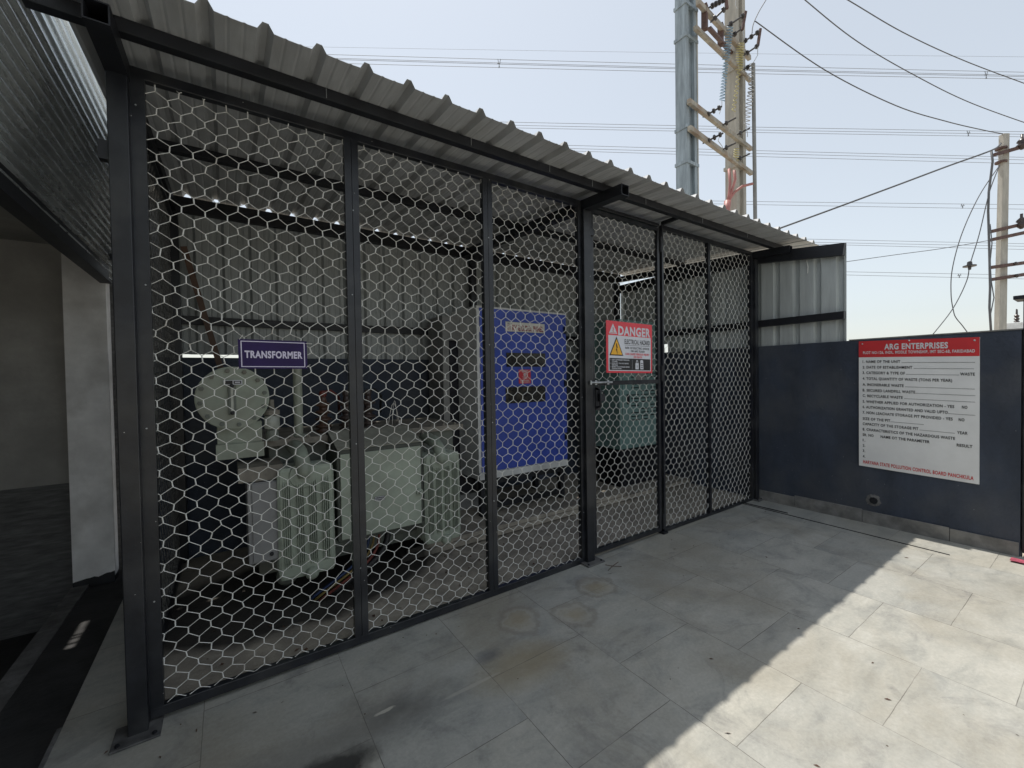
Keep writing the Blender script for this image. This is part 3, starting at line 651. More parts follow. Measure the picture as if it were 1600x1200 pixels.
MB().box(.232, .478, .74, 1.30, 1.086, 1.225).build('conservator_bracket', TGREEN, T, bevel=.004)
MB().box(.225, .485, .72, .76, .995, 1.09).build('bracket_foot', TGREEN, T)
# breather, vent pipe, bushings
br = MB().lathe((.535, .74, 1.165), (0, 0, 1), [(0, .03), (.01, .047), (.085, .047), (.095, .03)], 18); bre = br.build('breather', CLEAR, T, True)
MB().lathe((.535, .74, 1.262), (0, 0, 1), [(0, .048), (.03, .048), (.04, .018), (.10, .014)], 16).build('breather_cap', TBROWN, bre)
MB().lathe((.535, .74, 1.09), (0, 0, 1), [(0, .04), (.07, .036)], 16).build('oil_cup', TDARK, bre)
MB().lathe((.715, .90, 1.086), (0, 0, 1), [(0, .05), (.012, .05), (.012, .030), (.60, .030), (.61, .04), (.63, .04)], 18).build('vent_pipe', TGREEN, T)
for x in (.90, 1.07, 1.24):
    pr_ = [(0, .055), (.02, .055)]
    for k in range(4): z = .03+k*.055; pr_ += [(z, .030), (z+.012, .060), (z+.022, .058), (z+.034, .030)]
    pr_ += [(.26, .022), (.275, .022)]
    bu_ = MB().lathe((x, 1.0, 1.086), (0, 0, 1), pr_, 18).build('bushing', PORC if x < .95 else PORCD, T, True)
    MB().lathe((x, 1.0, 1.362), (0, 0, 1), [(0, .024), (.01, .028), (.035, .026), (.045, .012)], 14).build('terminal_cap', REDP if x < .95 else PORCD, bu_)
    MB().tube([(x, 1.0, 1.39), (x+.06, 1.02, 1.405), (x+.13, 1.08, 1.35), (x+.16, 1.2, 1.2)], .011, 8).build('lead', REDP if x < .95 else BLKP, bu_, True)
hp = MB().lathe((1.46, .93, 1.03), (1, -.55, -.12), [(0, .055), (.20, .055), (.20, .085), (.22, .085), (.22, .05)], 22); hp.build('valve_pipe', TBROWN, T)
ud = MB().tube([(1.36+.10*(k/10.), .88, 1.09+.20*sin(pi*k/10.)) for k in range(11)], .003, 5); ud.tube([(1.40+.05*(k/10.), .90, 1.09+.22*sin(pi*k/10.)) for k in range(11)], .003, 5)
ud.lathe((1.455, .88, 1.086), (0, 0, 1), [(0, .012), (.06, .012), (.065, .006)], 10); ud.build('earth_tail', COPW, T)
# marshalling box
mx = MB().box(.378, .552, .555, .80, .352, .857).build('marshalling_box', MGREYL, T, bevel=.005)
MB().box(.402, .548, .546, .554, .362, .85).build('box_door', MGREYL, mx, bevel=.003)
MB().lathe((.50, .545, .40), (0, -1, 0), [(0, .012), (.01, .012)], 10).build('box_lock', RAILB, mx)
MB().box(.335, .575, .56, .86, .865, .955).build('support_channel', TBROWN, T)
for y in (.92, 1.40): MB().box(.45, 2.02, y, y+.07, .13, .22).build('base_channel', TDARK, T)
for x in (.62, 1.74):
    for y in (.90, 1.42):
        MB().lathe((x, y, .085), (0, 1, 0), [(0, .055), (.012, .070), (.06, .070), (.072, .055)], 20).build('roller', TDARK, T)
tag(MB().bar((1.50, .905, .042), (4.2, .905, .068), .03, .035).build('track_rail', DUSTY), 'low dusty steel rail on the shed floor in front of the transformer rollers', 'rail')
# cables hanging from the cable box
CAB = [('red cable curling down from the transformer cable box', REDP, 1.20, .0, .010), ('yellow cable curling down from the transformer cable box', YELP, 1.17, .03, .009),
       ('blue cable curling down from the transformer cable box', BLUP, 1.14, .05, .010), ('thick black cable drooping below the transformer cable box', BLKP, 1.27, .02, .024)]
for lab, m_, x, dy, r in CAB:
    pts = []
    P0, P1, P2, P3 = V((x, .66+dy, .40)), V((x+.04, .60+dy, .16)), V((x-.22, .58+dy, .12)), V((x-.42, .62+dy, -.035+r))
    for k in range(15):
        t = k/14.; pts.append(P0*(1-t)**3 + P1*3*t*(1-t)**2 + P2*3*t*t*(1-t) + P3*t**3)
    tag(MB().tube(pts, r, 8).build('cable', m_, None, True), lab, 'cable', 'cables below the cable box')

# ================================================================== SWITCHGEAR CABINETS
bp_ = thing('switchgear_cabinet', 'blue high voltage panel with two dark windows on a stand in the cage', 'cabinet', (3.0, 1.5, .0))
x0, x1, yf = 2.412, 3.612, 1.25
body = MB().box(x0, x1, yf+.012, 1.86, .50, 2.222).build('body', LGREY, bp_, bevel=.003)
door = MB().box(x0+.030, x1-.004, yf, yf+.011, .505, 2.200).build('door', BLUE, bp_, bevel=.004)
MB().box(x0, x1, yf, 1.86, .428, .497).build('plinth', LGREY, bp_, bevel=.003)
st = MB()
for x in (x0+.03, x1-.09):
    for y in (1.28, 1.78): st.box(x, x+.06, y, y+.06, .02, .427)
st.box(x0+.095, x1-.095, 1.285, 1.325, .36, .425); st.box(x0+.095, x1-.095, 1.285, 1.325, .10, .16)
st.build('stand', RAILB, bp_)
def prect(px0, py0, px1, py1, y):
    O = at(px0, py0, y=y); b = at(px1, py1, y=y); return O, V((b.x-O.x, 0, 0)), V((0, 0, b.z-O.z))
for (a, b, c, d) in ((791, 551, 852, 573), (790, 605, 852, 627)):
    O, A, D = prect(a, b, c, d, yf-.004)
    plate(bp_, GLASS, O+V((0, -.004, 0)), A, D, (0, -1, 0), .003, 'window')
O, A, D = prect(790, 502, 851, 521, yf-.004); plate(bp_, CREAM, O, A, D, (0, -1, 0), .003, 'name_plate')
B = Board(O, A, D, (0, -1, 0), bp_); B.text(MAROON, '11 KV G.O.D.O. PANEL', .05, .96, .30, .86, 1, .035); B.text(SIGNK, 'KEI', .05, .15, .10, .26, 1, .01)
for a_ in ((0, 0, 1, .03), (0, .97, 1, 1)): B.rect('lettering', MGREY, *a_, 1)
B.finish()
O, A, D = prect(810.5, 577.5, 829.5, 599, yf-.004); plate(bp_, SIGNDR, O, A, D, (0, -1, 0), .003, 'danger_plate')
B = Board(O, A, D, (0, -1, 0), bp_)
B.text(WHITE, '\u0916\u0924\u0930\u093e', .22, .78, .05, .22, 1, .01); B.text(WHITE, 'DANGER', .14, .88, .74, .84, 1, .03); B.text(WHITE, '11000 VOLTS', .10, .90, .87, .96, 1, .02)
B.poly('skull_symbol', WHITE, [(.5+.13*cos(q), .36+.11*sin(q)*(1 if sin(q) < 0 else .9)) for q in [2*pi*k/14 for k in range(14)]], 1)
B.rect('skull_symbol', WHITE, .44, .44, .56, .50, 1)
for s_ in (-1, 1):
    B.poly('skull_symbol', SIGNDR, [(.5+s_*.05+.03*cos(q), .36+.03*sin(q)) for q in [2*pi*k/8 for k in range(8)]], 2)
    B.poly('skull_symbol', WHITE, [(.5-s_*.22, .50), (.5-s_*.20, .48), (.5+s_*.22, .67), (.5+s_*.20, .69)], 1)
B.finish()
for z in (2.02, 1.40, .78):
    h_ = MB().box(x1-.045, x1-.012, yf-.022, yf-.001, z-.04, z+.04); h_.build('door_lock', RAILB, bp_, bevel=.004)

tc = thing('control_cabinet', 'teal control cabinet with louvred door behind the gate, right of the blue panel', 'cabinet', (4.76, 1.3, .0))
x0, x1, yf, z0, z1 = 4.365, 5.18, 1.10, .545, 2.185
MB().box(x0, x1, yf+.012, 1.60, z0, z1).build('body', TEAL, tc, bevel=.004)
MB().box(x0+.045, x1-.03, yf, yf+.011, z0+.02, z1-.02).build('door', TEAL, tc, bevel=.004)
for k in range(15):
    z = .90+k*.046
    for j in range(3):
        if (k*7+j*3) % 5 == 1: continue
        a = x0+.20+j*.19; MB().box(a, a+.15, yf-.004, yf-.001, z, z+.012).build('louvre', RAILB, tc)
MB().box(x0+.30, x0+.46, yf-.006, yf-.001, 1.36, 1.62).build('label_plate', MGREY, tc)
MB().box(x0+.115, x0+.14, yf-.03, yf-.001, 1.12, 1.24).build('handle', RAILB, tc, bevel=.004)
MB().box(x0+.05, x1-.05, 1.15, 1.55, .03, z0-.003).build('stand', RAILB, tc)

gc = thing('meter_cabinet', 'tall grey cabinet with a dark recessed door behind the blue panel', 'cabinet', (2.5, 1.85, .0))
fr = MB(); x0, x1, yf, z1 = 2.20, 2.76, 1.62, 2.15
fr.box(x0, x0+.07, yf, 2.0, .02, z1); fr.box(x1-.16, x1, yf, 2.0, .02, z1); fr.box(x0+.07, x1-.16, yf, 2.0, z1-.26, z1); fr.box(x0+.07, x1-.16, yf, 2.0, .02, .20)
fr.build('frame', MGREY, gc); MB().box(x0+.07, x1-.16, yf+.06, 1.98, .20, z1-.26).build('door', NAVY, gc)
MB().box(x1-.20, x1-.185, yf+.035, yf+.059, 1.1, 1.25).build('handle', GALV, gc)

# ================================================================== CORRUGATED SCREEN ON THE RIGHT WALL
cf = thing('corrugated_screen', 'ribbed grey metal screen standing on the navy boundary wall', 'fence', (5.5, .6, 1.8))
RIGHTP = lambda s, e, h: V((5.482+h, s, e))
def top_z(y): return 2.885+.128*min(y, 0)
ys = [-.872, 1.20, 1.30, 2.06]
cl = MB(); pr_ = profile(-.872, 2.06, .2, .032, .07, .03, True, -.02)
prof_n = len(pr_)
for seg, (a, b, zb) in enumerate(((-.872, 1.205, 1.79), (1.205, 1.305, 1.915), (1.305, 2.06, 1.79))):
    q = profile(a, b, .2, .032, .07, .036, False, -.02); o_ = len(cl.v)
    sheet(cl, q, [0, 1], lambda s, e, h, zb=zb: V((5.482+h, s, zb + (top_z(s)+.012-zb)*e)))
cl.build('ribbed_sheet', SCREEN, cf)
MB().bar((5.445, -.868, top_z(-.868)-.061), (5.445, .0, 2.885-.061), .055, .12).build('top_beam', RAILB, cf)
MB().box(5.42, 5.475, .03, 2.02, 2.765, 2.885).build('top_beam', RAILB, cf)
MB().box(5.425, 5.478, -.868, 2.02, 2.018, 2.094).build('middle_beam', RAILB, cf)
wn = MB().tube([(5.478, -.52, top_z(-.52)-.13), (5.476, -.535, top_z(-.52)-.20), (5.478, -.53, top_z(-.52)-.27)], .004, 5); wn.build('tie_wire', WIRE, cf)

# floor track of the sliding gate beside the wall
trk = MB()
def strip(p, q, wd, h):
    p, q = V(p), V(q); p.z = floor_z(p.x)+h/2; q.z = floor_z(q.x)+h/2; trk.bar(p, q, wd, h+.004)
strip((5.13, .01, 0), (5.075, -1.68, 0), .006, .004); strip((5.165, .01, 0), (5.165, -.46, 0), .009, .006)
tag(trk.build('gate_track', BLKP), 'thin dark sliding gate track set along the yard tiles beside the wall', 'track')

# slatted black gate leaf at the end of the wall
sg = thing('slatted_gate', 'black slatted gate leaf with a flat cap at the far end of the navy wall', 'gate', (5.53, -2.3, .03))
MB().box(5.47, 5.59, -2.075, -2.012, .03, 2.03).build('post', BLACK, sg, bevel=.004)
MB().box(5.42, 5.64, -2.60, -1.965, 2.032, 2.062).build('cap', RAILB, sg, bevel=.004)
for z in [.06+.155*k for k in range(13)]:
    MB().box(5.50, 5.53, -3.4, -2.076, z, z+(.10 if z in (.06+.155*4, .06+.155*8) else .148)).build('slat', RAILB, sg)

# ================================================================== LEFT NEIGHBOUR
nw = thing('side_building', 'dim plastered side building with dark dado left of the cage', 'building', (-2.0, 2.4, -.45))
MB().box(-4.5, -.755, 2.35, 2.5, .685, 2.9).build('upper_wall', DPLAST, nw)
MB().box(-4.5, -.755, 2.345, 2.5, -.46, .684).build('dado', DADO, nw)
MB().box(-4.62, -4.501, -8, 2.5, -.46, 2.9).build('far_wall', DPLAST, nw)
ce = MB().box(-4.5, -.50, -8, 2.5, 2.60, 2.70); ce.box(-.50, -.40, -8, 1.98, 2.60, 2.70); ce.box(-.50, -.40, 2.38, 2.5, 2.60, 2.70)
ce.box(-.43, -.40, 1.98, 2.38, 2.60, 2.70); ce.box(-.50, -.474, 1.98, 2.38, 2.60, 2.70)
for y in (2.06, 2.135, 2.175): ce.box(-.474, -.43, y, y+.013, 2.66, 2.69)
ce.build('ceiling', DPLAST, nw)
pi_ = thing('plaster_pillar', 'pale grey plastered pillar with broken black base beside the cage', 'pillar', (-.6, 2.3, -.2))
MB().box(-.752, -.504, 2.20, 2.34, -.09, 2.59).build('shaft', PLAST, pi_)
bb = MB(); rr = random.Random(5); xs = [-.752+.0246*k for k in range(11)]
top = [(-.095+rr.random()*.014+.03*k/10.) for k in range(11)]
poly = [V((x, 2.192, z)) for x, z in zip(xs, top)] + [V((-.506, 2.192, -.35)), V((-.752, 2.192, -.35))]
bb.prism(poly, (0, .14, 0)); bb.build('broken_base', RAILB, pi_)
ew = MB().box(-.62, -.42, 2.45, 2.6, -.4, 2.5); ew.box(-.42, -.10, 2.45, 2.6, -.4, 3.3); ew.box(-.40, -.02, 2.10, 2.449, 3.10, 3.13); tag(ew.build('alley_wall', DADO), 'dark plaster wall closing the narrow alley, with an added sun-blocking cover', 'wall')  # thin high cover is added, unseen, to block a stray sun spot
aw = thing('corrugated_awning', 'finely ribbed silvery metal awning leaning over the alley left of the cage', 'awning', (-.42, .5, 2.24))
AWP = lambda s, e, h: V((-.43 + .22*s - h*.976, e, 2.30 + s*.976 + h*.2))
ap = MB(); pf = profile(0, 1.9, .095, .030, .062, .030, False, .03)
def wavy(s0, s1, p=.046, h=.0075): n = int((s1-s0)/p*8); return [(s0+(s1-s0)*k/n, h*(1+sin(2*pi*(s0+(s1-s0)*k/n)/p))) for k in range(n+1)]
sheet(ap, wavy(0, 1.9), [-3.2, 2.3], AWP)
ap.build('ribbed_sheet', SILVER, aw, True)
bmm = MB().box(-.475, -.425, -3.2, 1.85, 2.24, 2.40); bmm.box(-.425, -.405, -3.2, 1.85, 2.24, 2.255); bmm.build('beam', RAILB, aw)
MB().box(-.475, -.20, 1.78, 1.83, 2.41, 2.45).build('bracket', RAILB, aw)
MB().box(-.135, -.103, -.05, -.01, 2.44, 2.52).build('clip', RAILB, shed)

# ================================================================== POWER POLES AND LINES
def ipole(mb, x, y, z0, z1, w0, w1, d0, d1, tf):
    """I-section pole, flanges facing +-x"""
    for s in (-1, 1):
        vs = [(x+s*w/2-(tf if s > 0 else 0) + a*tf, y+b*d/2, z) for z, w, d in ((z0, w0, d0), (z1, w1, d1)) for a, b in ((0, -1), (1, -1), (1, 1), (0, 1))]
        mb.add(vs, [(3, 2, 1, 0), (4, 5, 6, 7), (0, 1, 5, 4), (1, 2, 6, 5), (2, 3, 7, 6), (3, 0, 4, 7)])
    vs = [(x+a*(w/2-tf), y+b*.05, z) for z, w in ((z0, w0), (z1, w1)) for a, b in ((-1, -1), (1, -1), (1, 1), (-1, 1))]
    mb.add(vs, [(3, 2, 1, 0), (4, 5, 6, 7), (0, 1, 5, 4), (1, 2, 6, 5), (2, 3, 7, 6), (3, 0, 4, 7)])
PA, PB = V((7.65, 2.30, -.8)), V((9.78, 2.49, -.8))
dp = thing('power_pole_pair', 'twin tall power poles joined by cross arms with insulators, rising behind the shed roof', 'power pole', ((PA+PB)/2))
m_ = MB(); ipole(m_, PA.x, PA.y, -.8, 10.5, .36, .34, .24, .22, .09); pa = m_.build('pole', POLEG, dp)
m_ = MB(); ipole(m_, PB.x, PB.y, -.8, 10.5, .42, .40, .26, .24, .12); pb = m_.build('pole', POLEC, dp)
MB().box(PA.x+.17, PA.x+.195, PA.y-.125, PA.y+.12, -.8, 10.4).build('edge_strip', POLEC, pa)
WA, WB = 8., 9.36
def ha(py): return at(1080, py, w=WA).z
def hb(py): return at(1160, py, w=WB).z
for z in (ha(18), ha(67), ha(205), ha(258)): MB().box(PA.x-.19, PA.x+.205, PA.y-.13, PA.y+.13, z-.03, z+.03).build('clamp_band', POLEG, pa)
for z in (hb(118), hb(265)): MB().box(PB.x-.23, PB.x+.23, PB.y-.15, PB.y+.15, z-.035, z+.035).build('clamp_band', POLEC, pb)
YA = -.22
def arm(p, q, wa, wb, m_, wd=.05, h=.12, name='cross_arm'):
    a, b = at(*p, w=wa), at(*q, w=wb)
    o = MB().bar(a, b, wd, h); return o.build(name, m_, dp), a, b
ARMS = []
for p, q, mm, h in (((1076, 158), (1173, 233), ARM, .10), ((1077, 200), (1174, 271), ARM, .10), ((1090, 3), (1171, 91), ARM, .11), ((1086, 43), (1172, 126), ARM, .08), ((1108, 44), (1150, 91), RUSTD, .05)):
    o_, a_, b_ = arm(p, q, 7.75, 9.55, mm, .07, h*.85); ARMS.append((a_, b_))
for p, q in (((1101, 8), (1101, 47)), ((1126, 38), (1126, 72))):
    t = (p[0]-1090)/81.; w_ = 7.75+1.8*t; arm(p, q, w_, w_, RUSTD, .10, .09, 'hanger')
def insulator(p, q, w0, w1, discs, r=.05, m_=INSUL):
    a, b = at(*p, w=w0), at(*q, w=w1); L_ = (b-a).length; pr_ = [(0, .016)]
    for k in range(discs):
        t = L_*(.30+.55*k/max(1, discs-1) if discs > 1 else .5); pr_ += [(t-.03, .018), (t-.012, r), (t+.012, r), (t+.03, .018)]
    pr_ += [(L_, .016)]
    o = MB().lathe(a, b-a, pr_, 12); return o.build('insulator', m_, dp), a, b
for (p, q, w0, w1, n_) in (((1098, 183), (1128, 166), 8.2, 8.1, 3), ((1120, 200), (1150, 184), 8.6, 8.5, 1), ((1142, 215), (1172, 200), 9.1, 8.9, 1),
                           ((1098, 224), (1130, 208), 8.2, 8.1, 3), ((1120, 238), (1150, 223), 8.6, 8.5, 1), ((1142, 254), (1172, 240), 9.1, 8.9, 1),
                           ((1104, 14), (1134, -2), 8.0, 8.0, 4), ((1110, 35), (1134, 12), 8.1, 8.0, 2), ((1132, 44), (1165, 22), 8.6, 8.6, 2), ((1142, 58), (1162, 42), 8.7, 8.7, 2),
                           ((1155, 70), (1188, 48), 9.3, 9.3, 3), ((1160, 88), (1186, 70), 9.3, 9.3, 2), ((1160, 110), (1176, 101), 9.3, 9.3, 1)):
    insulator(p, q, w0, w1, n_)
for p, q, w_ in (((1165, 18), (1160, 46), 8.6), ((1188, 45), (1184, 72), 9.3), ((1134, -4), (1136, 14), 8.0)): arm(p, q, w_, w_, RUSTD, .04, .05, 'fuse_carrier')
def coil(p, q, w0, w1, turns, r, m_, name='jumper_coil'):
    a, b = at(*p, w=w0), at(*q, w=w1); d = (b-a); pts = []
    n_ = turns*8
    for k in range(n_+1):
        t = k/n_; ang = 2*pi*turns*t; pts.append(a+d*t+CR*(r*cos(ang))+CF*(r*sin(ang)) + CU*(r*.7*sin(ang)))
    MB().tube(pts, .008, 5).build(name, m_, dp)
coil((1140, 40), (1134, 95), 8.6, 8.6, 12, .07, COPB); coil((1134, 97), (1128, 158), 8.6, 8.2, 13, .05, COPB)
coil((1157, 66), (1155, 110), 9.0, 9.0, 11, .07, COPY); coil((1155, 110), (1146, 175), 9.0, 9.0, 9, .035, COPY); coil((1151, 232), (1150, 250), 9.0, 9.0, 5, .05, COPY)
coil((1174, 98), (1173, 150), 9.2, 9.2, 7, .05, COPW); coil((1175, 130), (1166, 195), 9.2, 9.0, 11, .06, COPW)
cp = MB()
for pts in ([(1139, 264), (1141, 285), (1139, 305), (1136, 318)], [(1147, 266), (1149, 280), (1143, 300), (1137, 318)], [(1176, 287), (1160, 291), (1148, 300), (1141, 310), (1137, 322)]):
    cp.tube([at(*p, w=9.0) for p in pts], .028, 7)
cp.tube([at(1137, 314, w=9.0), at(1134, 340, w=9.0)], .07, 8); cp.build('cable_termination', PINK, dp, True)
con_ = MB().tube([at(1177, 100, w=9.2), at(1181, 420, w=9.2)], [.04, .04], 8); con_.build('earth_pipe', MGREY, dp)
jw = MB()
for pts in ([(1128, 158), (1128, 166), (1124, 178)], [(1166, 195), (1168, 210), (1168, 214)], [(1184, 74), (1184, 86), (1177, 98)], [(1125, 210), (1122, 220), (1128, 228), (1131, 236)], [(1163, 22), (1160, 34), (1163, 62)], [(1150, 0), (1149, 8), (1152, 14)]):
    jw.tube([at(*p, w=8.8) for p in pts], .007, 5)
jw.build('jumper_wires', COPW, dp)

rp_ = thing('power_pole', 'single concrete power pole with short red cross arms beyond the navy wall', 'power pole', (18.49, -.36, -.8))
m_ = MB(); b0 = V((18.47, -.36, -.8)); b1 = at(1569, 210, w=12); 
vs = [c + CR*(a*w_) + V((CF.x, CF.y, 0))*(b*.07) for c, w_ in ((b0, .125), (b1, .082)) for a, b in ((-1, -1), (1, -1), (1, 1), (-1, 1))]
m_.add(vs, [(3, 2, 1, 0), (4, 5, 6, 7), (0, 1, 5, 4), (1, 2, 6, 5), (2, 3, 7, 6), (3, 0, 4, 7)]); m_.build('shaft', POLEC, rp_, bevel=.012)
for p, q in (((1553, 242), (1606, 227)), ((1548, 362), (1612, 347)), ((1548, 375), (1612, 361)), ((1548, 418), (1612, 409)), ((1548, 437), (1612, 427))):
    MB().bar(at(*p, w=11.85), at(*q, w=11.85), .07, .09).build('cross_arm', RUSTD, rp_)
for p in ((1596, 352), (1597, 228)):
    a = at(*p, w=11.8); MB().lathe(a, (0, 0, 1), [(-.1, .03), (-.02, .10), (.03, .12), (.05, .06), (.12, .11), (.16, .09), (.22, .03), (.32, .03)], 14).build('pin_insulator', PORCD, rp_, True)
for p in ((1587, 412), (1589, 431)): MB().lathe(at(*p, w=11.8), (0, 0, 1), [(-.05, .02), (0, .06), (.05, .02)], 10).build('spool_insulator', PORCD, rp_)
for z in (at(1565, 234, w=12).z, at(1565, 255, w=12).z): MB().lathe(V((18.7, -.36, z)), (0, 0, 1), [(0, .125), (.05, .125)], 12).build('clamp_band', RUSTD, rp_)
MB().tube([at(*p, w=11.8) for p in ((1549, 236), (1551, 252), (1545, 300), (1544, 330), (1546, 400), (1547, 450), (1546, 480), (1549, 525))], .026, 6).build('down_cable', LINED, rp_, True)
MB().tube([at(*p, w=11.8) for p in ((1547, 350), (1550, 380), (1547, 410), (1549, 440), (1553, 465), (1548, 490), (1549, 525))], .012, 6).build('down_cable', LINED, rp_, True)

def smooth(pts, n_=8):
    pts = [V(p) for p in pts]; out = []
    for i in range(len(pts)-1):
        p0, p1, p2, p3 = pts[max(i-1, 0)], pts[i], pts[i+1], pts[min(i+2, len(pts)-1)]
        for k in range(n_):
            t = k/n_; out.append(.5*((2*p1)+(p2-p0)*t+(2*p0-5*p1+4*p2-p3)*t*t+(3*p1-p0-3*p2+p3)*t**3))
    return out+[pts[-1]]
def wire(name, label, pts, w0, w1, r, m_=LINED, group='slack wires around the poles'):
    n_ = len(pts); P_ = [at(*p, w=w0+(w1-w0)*i/(n_-1)) for i, p in enumerate(pts)]
    return tag(MB().tube(smooth(P_), r, 5).build(name, m_, None, True), label, 'wire', group)
wire('overhead_wire', 'sagging wire from the twin poles down to the top of the single pole', [(1180, 33), (1290, 110), (1400, 165), (1480, 190), (1540, 204), (1567, 209)], 9.4, 12, .012)
wire('overhead_wire', 'sagging wire entering top of picture between twin poles and single pole', [(1180, -70), (1258, 0), (1340, 65), (1430, 118), (1520, 162), (1640, 205)], 9.4, 13, .012)
wire('overhead_wire', 'highest sagging wire, crossing the top right corner of the sky', [(1230, -55), (1325, 0), (1410, 50), (1500, 92), (1600, 130), (1700, 165)], 9.4, 13, .012)
wire('overhead_wire', 'short wire rising steeply from the right insulators of the twin poles', [(1175, 52), (1177, 38), (1186, 18), (1200, -6), (1215, -40)], 9.3, 9.6, .010)
wire('service_cable', 'thick black service cable from the single pole down towards the shed roof', [(1215, 358), (1300, 327), (1400, 290), (1480, 260), (1549, 235), (1564, 224)], 10.5, 11.9, .022)
wire('slack_cable', 'slack wire looping far left of the single pole', [(1562, 258), (1530, 306), (1503, 365), (1488, 420), (1486, 460), (1490, 487), (1494, 497), (1503, 508), (1512, 520)], 11.85, 11.85, .012)
sw = wire('slack_cable', 'slack wire with a small insulator crossing the longer loop', [(1562, 258), (1546, 300), (1530, 366), (1516, 412), (1511, 437), (1497, 468), (1482, 492), (1458, 522)], 11.8, 11.8, .012)
MB().lathe(at(1515, 416, w=11.8), CU, [(-.10, .03), (-.02, .04), (-.01, .14), (.02, .14), (.03, .06), (.12, .05), (.14, .02)], 14).build('strain_insulator', INSUL, sw)
wire('overhead_wire', 'thin slanting wire low in the sky behind the single pole', [(1322, 409), (1400, 398), (1480, 387), (1600, 366), (1700, 350)], 20, 20, .015)

def line_bundle(label, rows, w_=70., spac=(), r=.036):
    root = thing('power_line', label, 'power line', at(1500, rows[0][1], w=w_), 'high voltage lines across the sky')
    for yl, yr in rows:
        n_ = 9; pts = [at(300+1500*k/(n_-1), yl+(yr-yl)*k/(n_-1)+2.0*sin(pi*k/(n_-1)), w=w_) for k in range(n_)]
        MB().tube(pts, r, 5).build('conductor', LINE, root)
    for px in spac:
        t = (px-300)/1500.; a, b = rows[0], rows[-1]
        ya, yb = a[0]+(a[1]-a[0])*t+2*sin(pi*t), b[0]+(b[1]-b[0])*t+2*sin(pi*t)
        sp_ = MB()
        for d in (-2.2, 2.2): sp_.tube([at(px+d, ya-.5, w=w_-.1), at(px-d*.4, yb+.5, w=w_-.1)], .05, 5)
        sp_.tube([at(px-3, (ya+yb)/2, w=w_-.1), at(px+3, (ya+yb)/2-1, w=w_-.1)], .05, 5); sp_.build('spacer', LINE, root)
def yrow(x1_, y1_, x2_, y2_):
    s = (y2_-y1_)/(x2_-x1_); return (y1_+s*(300-x1_)-1, y1_+s*(1800-x1_)-1)
line_bundle('four-wire high voltage line highest over the roof, fully crossing the sky', [yrow(540, 86, 1600, 113), yrow(560, 92, 1600, 118), yrow(560, 94, 1600, 120), yrow(570, 100, 1600, 124)], spac=(780, 1541))
line_bundle('second high voltage line from the top, three wires with spacer by the single pole', [yrow(790, 190, 1600, 206), yrow(800, 195, 1600, 210), yrow(800, 199, 1600, 214)], spac=(1513,))
line_bundle('third high voltage line from the top, crossing just above the red arm', [yrow(880, 226, 1600, 246), yrow(885, 231, 1600, 250), yrow(890, 235, 1600, 256)])
line_bundle('fourth high voltage line from the top, behind the slack wires', [yrow(1180, 314, 1600, 320), yrow(1190, 319, 1600, 327)], spac=(1504,))
line_bundle('fifth high voltage line from the top, above the grey metal screen', [yrow(1270, 373, 1600, 381), yrow(1280, 378, 1600, 385), yrow(1280, 381, 1600, 390)])
line_bundle('lowest high voltage line, close above the navy wall', [yrow(1322, 424, 1600, 430), yrow(1322, 429, 1600, 436)], spac=(1499,))
line_bundle('single faint earth wire above every other high voltage line', [yrow(530, 74, 1600, 89)], 110., r=.028)

# small far structure beyond the wall end
fs_ = thing('roof_cabinet', 'small pale far structure with dark insulators beside the single pole', 'structure', at(1584, 545, w=22))
c0 = at(1584, 512, w=22); MB().box(c0.x-.28, c0.x+.30, c0.y-.3, c0.y+.3, -.8, c0.z+.25).build('housing', LGREY, fs_, bevel=.02)
for d in (-.15, .12): MB().lathe((c0.x+d, c0.y-.1, c0.z+.25), (0, 0, 1), [(0, .05), (.06, .10), (.12, .05), (.20, .10), (.26, .05), (.36, .09), (.42, .03), (.7, .02)], 12).build('insulator', PORCD, fs_)

# ================================================================== SMALL THINGS ON THE YARD
cl_ = MB(); rr = random.Random(9); q = at(1596, 879, z=.0); n_ = 9
vs = [q+V((.035*(i-4)/4.*1.3, .055*(j-4)/4., .006+.022*rr.random()*(1-abs(i-4)/5.)*(1-abs(j-4)/5.)+.004)) for i in range(n_) for j in range(n_)]
cl_.add(vs, [(i*n_+j, i*n_+j+1, (i+1)*n_+j+1, (i+1)*n_+j) for i in range(n_-1) for j in range(n_-1)])
tag(cl_.build('cloth_scrap', CLOTH, None, True), 'crumpled pink cloth scrap lying on sunlit tiles by the wall end', 'rag')
def twig(label, pts, r=.0022):
    tw_ = MB()
    for pp in pts: tw_.tube([V((a[0], a[1], floor_z(a[0])+.003+r)) for a in pp], r, 5)
    tag(tw_.build('twig', BROWNB), label, 'twig')
c = at(957, 886, z=-.03)
twig('small forked dry twig lying on the tiles beside the gate post', [[(c.x-.08, c.y-.03), (c.x+.0, c.y), (c.x+.09, c.y+.02)], [(c.x-.03, c.y+.05), (c.x, c.y), (c.x+.05, c.y-.05)]])
lt = MB(); rr = random.Random(21)
for k in range(60):
    x, y = rr.uniform(-.2, 5.2), rr.uniform(-2.4, -.05)
    if rr.random() < .35: y = -.05-.25*rr.random()**2
    a = rr.random()*6.28; l_, w_ = rr.uniform(.004, .016), rr.uniform(.002, .005); z = floor_z(x)+.002
    d1, d2 = V((cos(a), sin(a), 0))*l_, V((-sin(a), cos(a), 0))*w_; c = V((x, y, z))
    lt.add([c-d1, c+d2+V((0, 0, .003)), c+d1, c-d2], [(0, 1, 2, 3)])
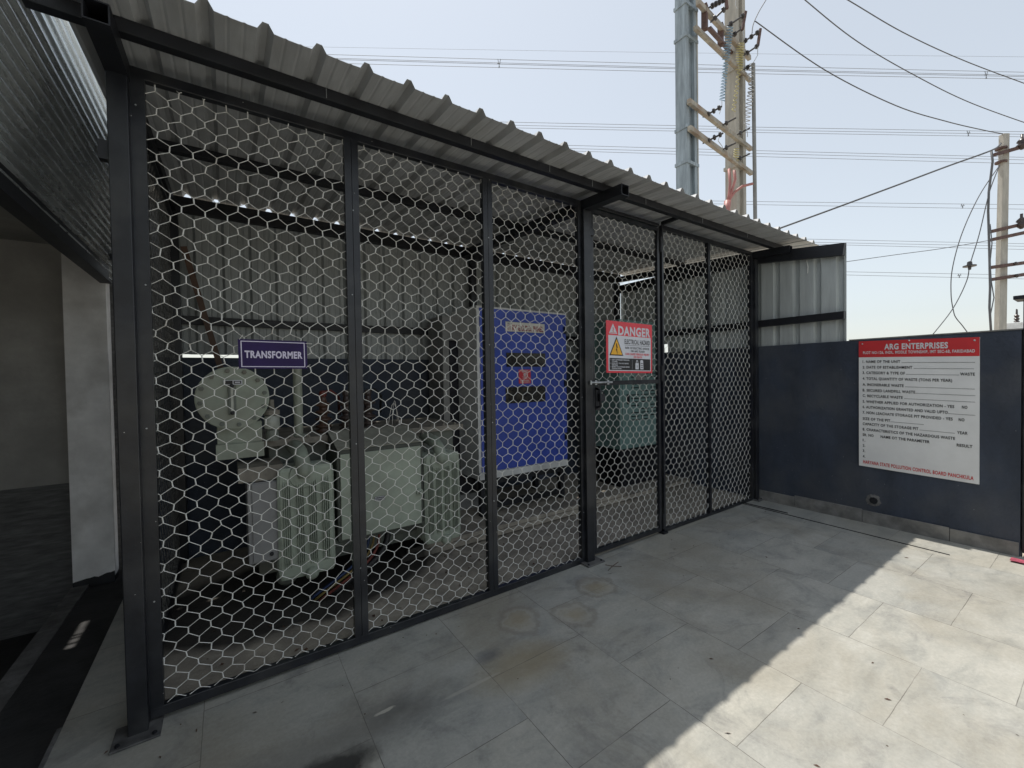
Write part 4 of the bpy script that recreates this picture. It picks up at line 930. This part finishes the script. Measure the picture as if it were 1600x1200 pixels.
for k in range(60):
    x, y = rr.uniform(.1, 2.6), rr.uniform(.05, .8); a = rr.random()*6.28; l_, w_ = rr.uniform(.006, .02), rr.uniform(.004, .01)
    d1, d2 = V((cos(a), sin(a), 0))*l_, V((-sin(a), cos(a), 0))*w_; c = V((x, y, -.044+.01*x))
    lt.add([c-d1, c+d2+V((0, 0, .006)), c+d1, c-d2], [(0, 1, 2, 3)])
tag(lt.build('leaf_litter', BROWNB), kind='stuff')

# ================================================================== LIGHT, SKY, CAMERA
SUN_EL, SUN_AZ = radians(72.3), radians(5.5)      # azimuth from +Y towards +X
wld = bpy.data.worlds.new('World'); S.world = wld; wld.use_nodes = True; nt = wld.node_tree
bg = nt.nodes['Background']; sky = nt.nodes.new('ShaderNodeTexSky'); sky.sky_type = 'NISHITA'; sky.sun_disc = False
sky.sun_elevation = SUN_EL; sky.sun_rotation = SUN_AZ; sky.air_density = 1.3; sky.dust_density = 1.2; sky.ozone_density = 1.5; sky.altitude = 200
hs = nt.nodes.new('ShaderNodeHueSaturation'); hs.inputs['Saturation'].default_value = .5
hz = nt.nodes.new('ShaderNodeMix'); hz.data_type = 'RGBA'; hz.inputs['Factor'].default_value = .55; hz.inputs['B'].default_value = (2.10, 2.27, 2.34, 1)   # even veil of summer haze
nt.links.new(sky.outputs[0], hs.inputs['Color']); nt.links.new(hs.outputs[0], hz.inputs['A']); nt.links.new(hz.outputs['Result'], bg.inputs['Color']); bg.inputs['Strength'].default_value = .118
sd = bpy.data.lights.new('Sun', 'SUN'); sd.energy = 2.0; sd.angle = radians(.55); sd.color = (1, .95, .87)
so = bpy.data.objects.new('Sun', sd); COL.objects.link(so)
d = V((cos(SUN_EL)*sin(SUN_AZ), cos(SUN_EL)*cos(SUN_AZ), sin(SUN_EL))); so.rotation_euler = d.to_track_quat('Z', 'Y').to_euler(); so.location = (3, 4, 12)
cd = bpy.data.cameras.new('Camera'); cd.sensor_fit = 'HORIZONTAL'; cd.sensor_width = 36; cd.lens = FPX/1600*36; cd.clip_start = .05; cd.clip_end = 3000
co = bpy.data.objects.new('Camera', cd); COL.objects.link(co)
co.matrix_world = Matrix(((CR.x, CU.x, -CF.x, CAM.x), (CR.y, CU.y, -CF.y, CAM.y), (CR.z, CU.z, -CF.z, CAM.z), (0, 0, 0, 1)))
S.camera = co
S.view_settings.view_transform = 'Standard'; S.view_settings.look = 'None'; S.view_settings.gamma = 1; S.view_settings.exposure = .98
S.cycles.max_bounces = 8; S.cycles.diffuse_bounces = 5
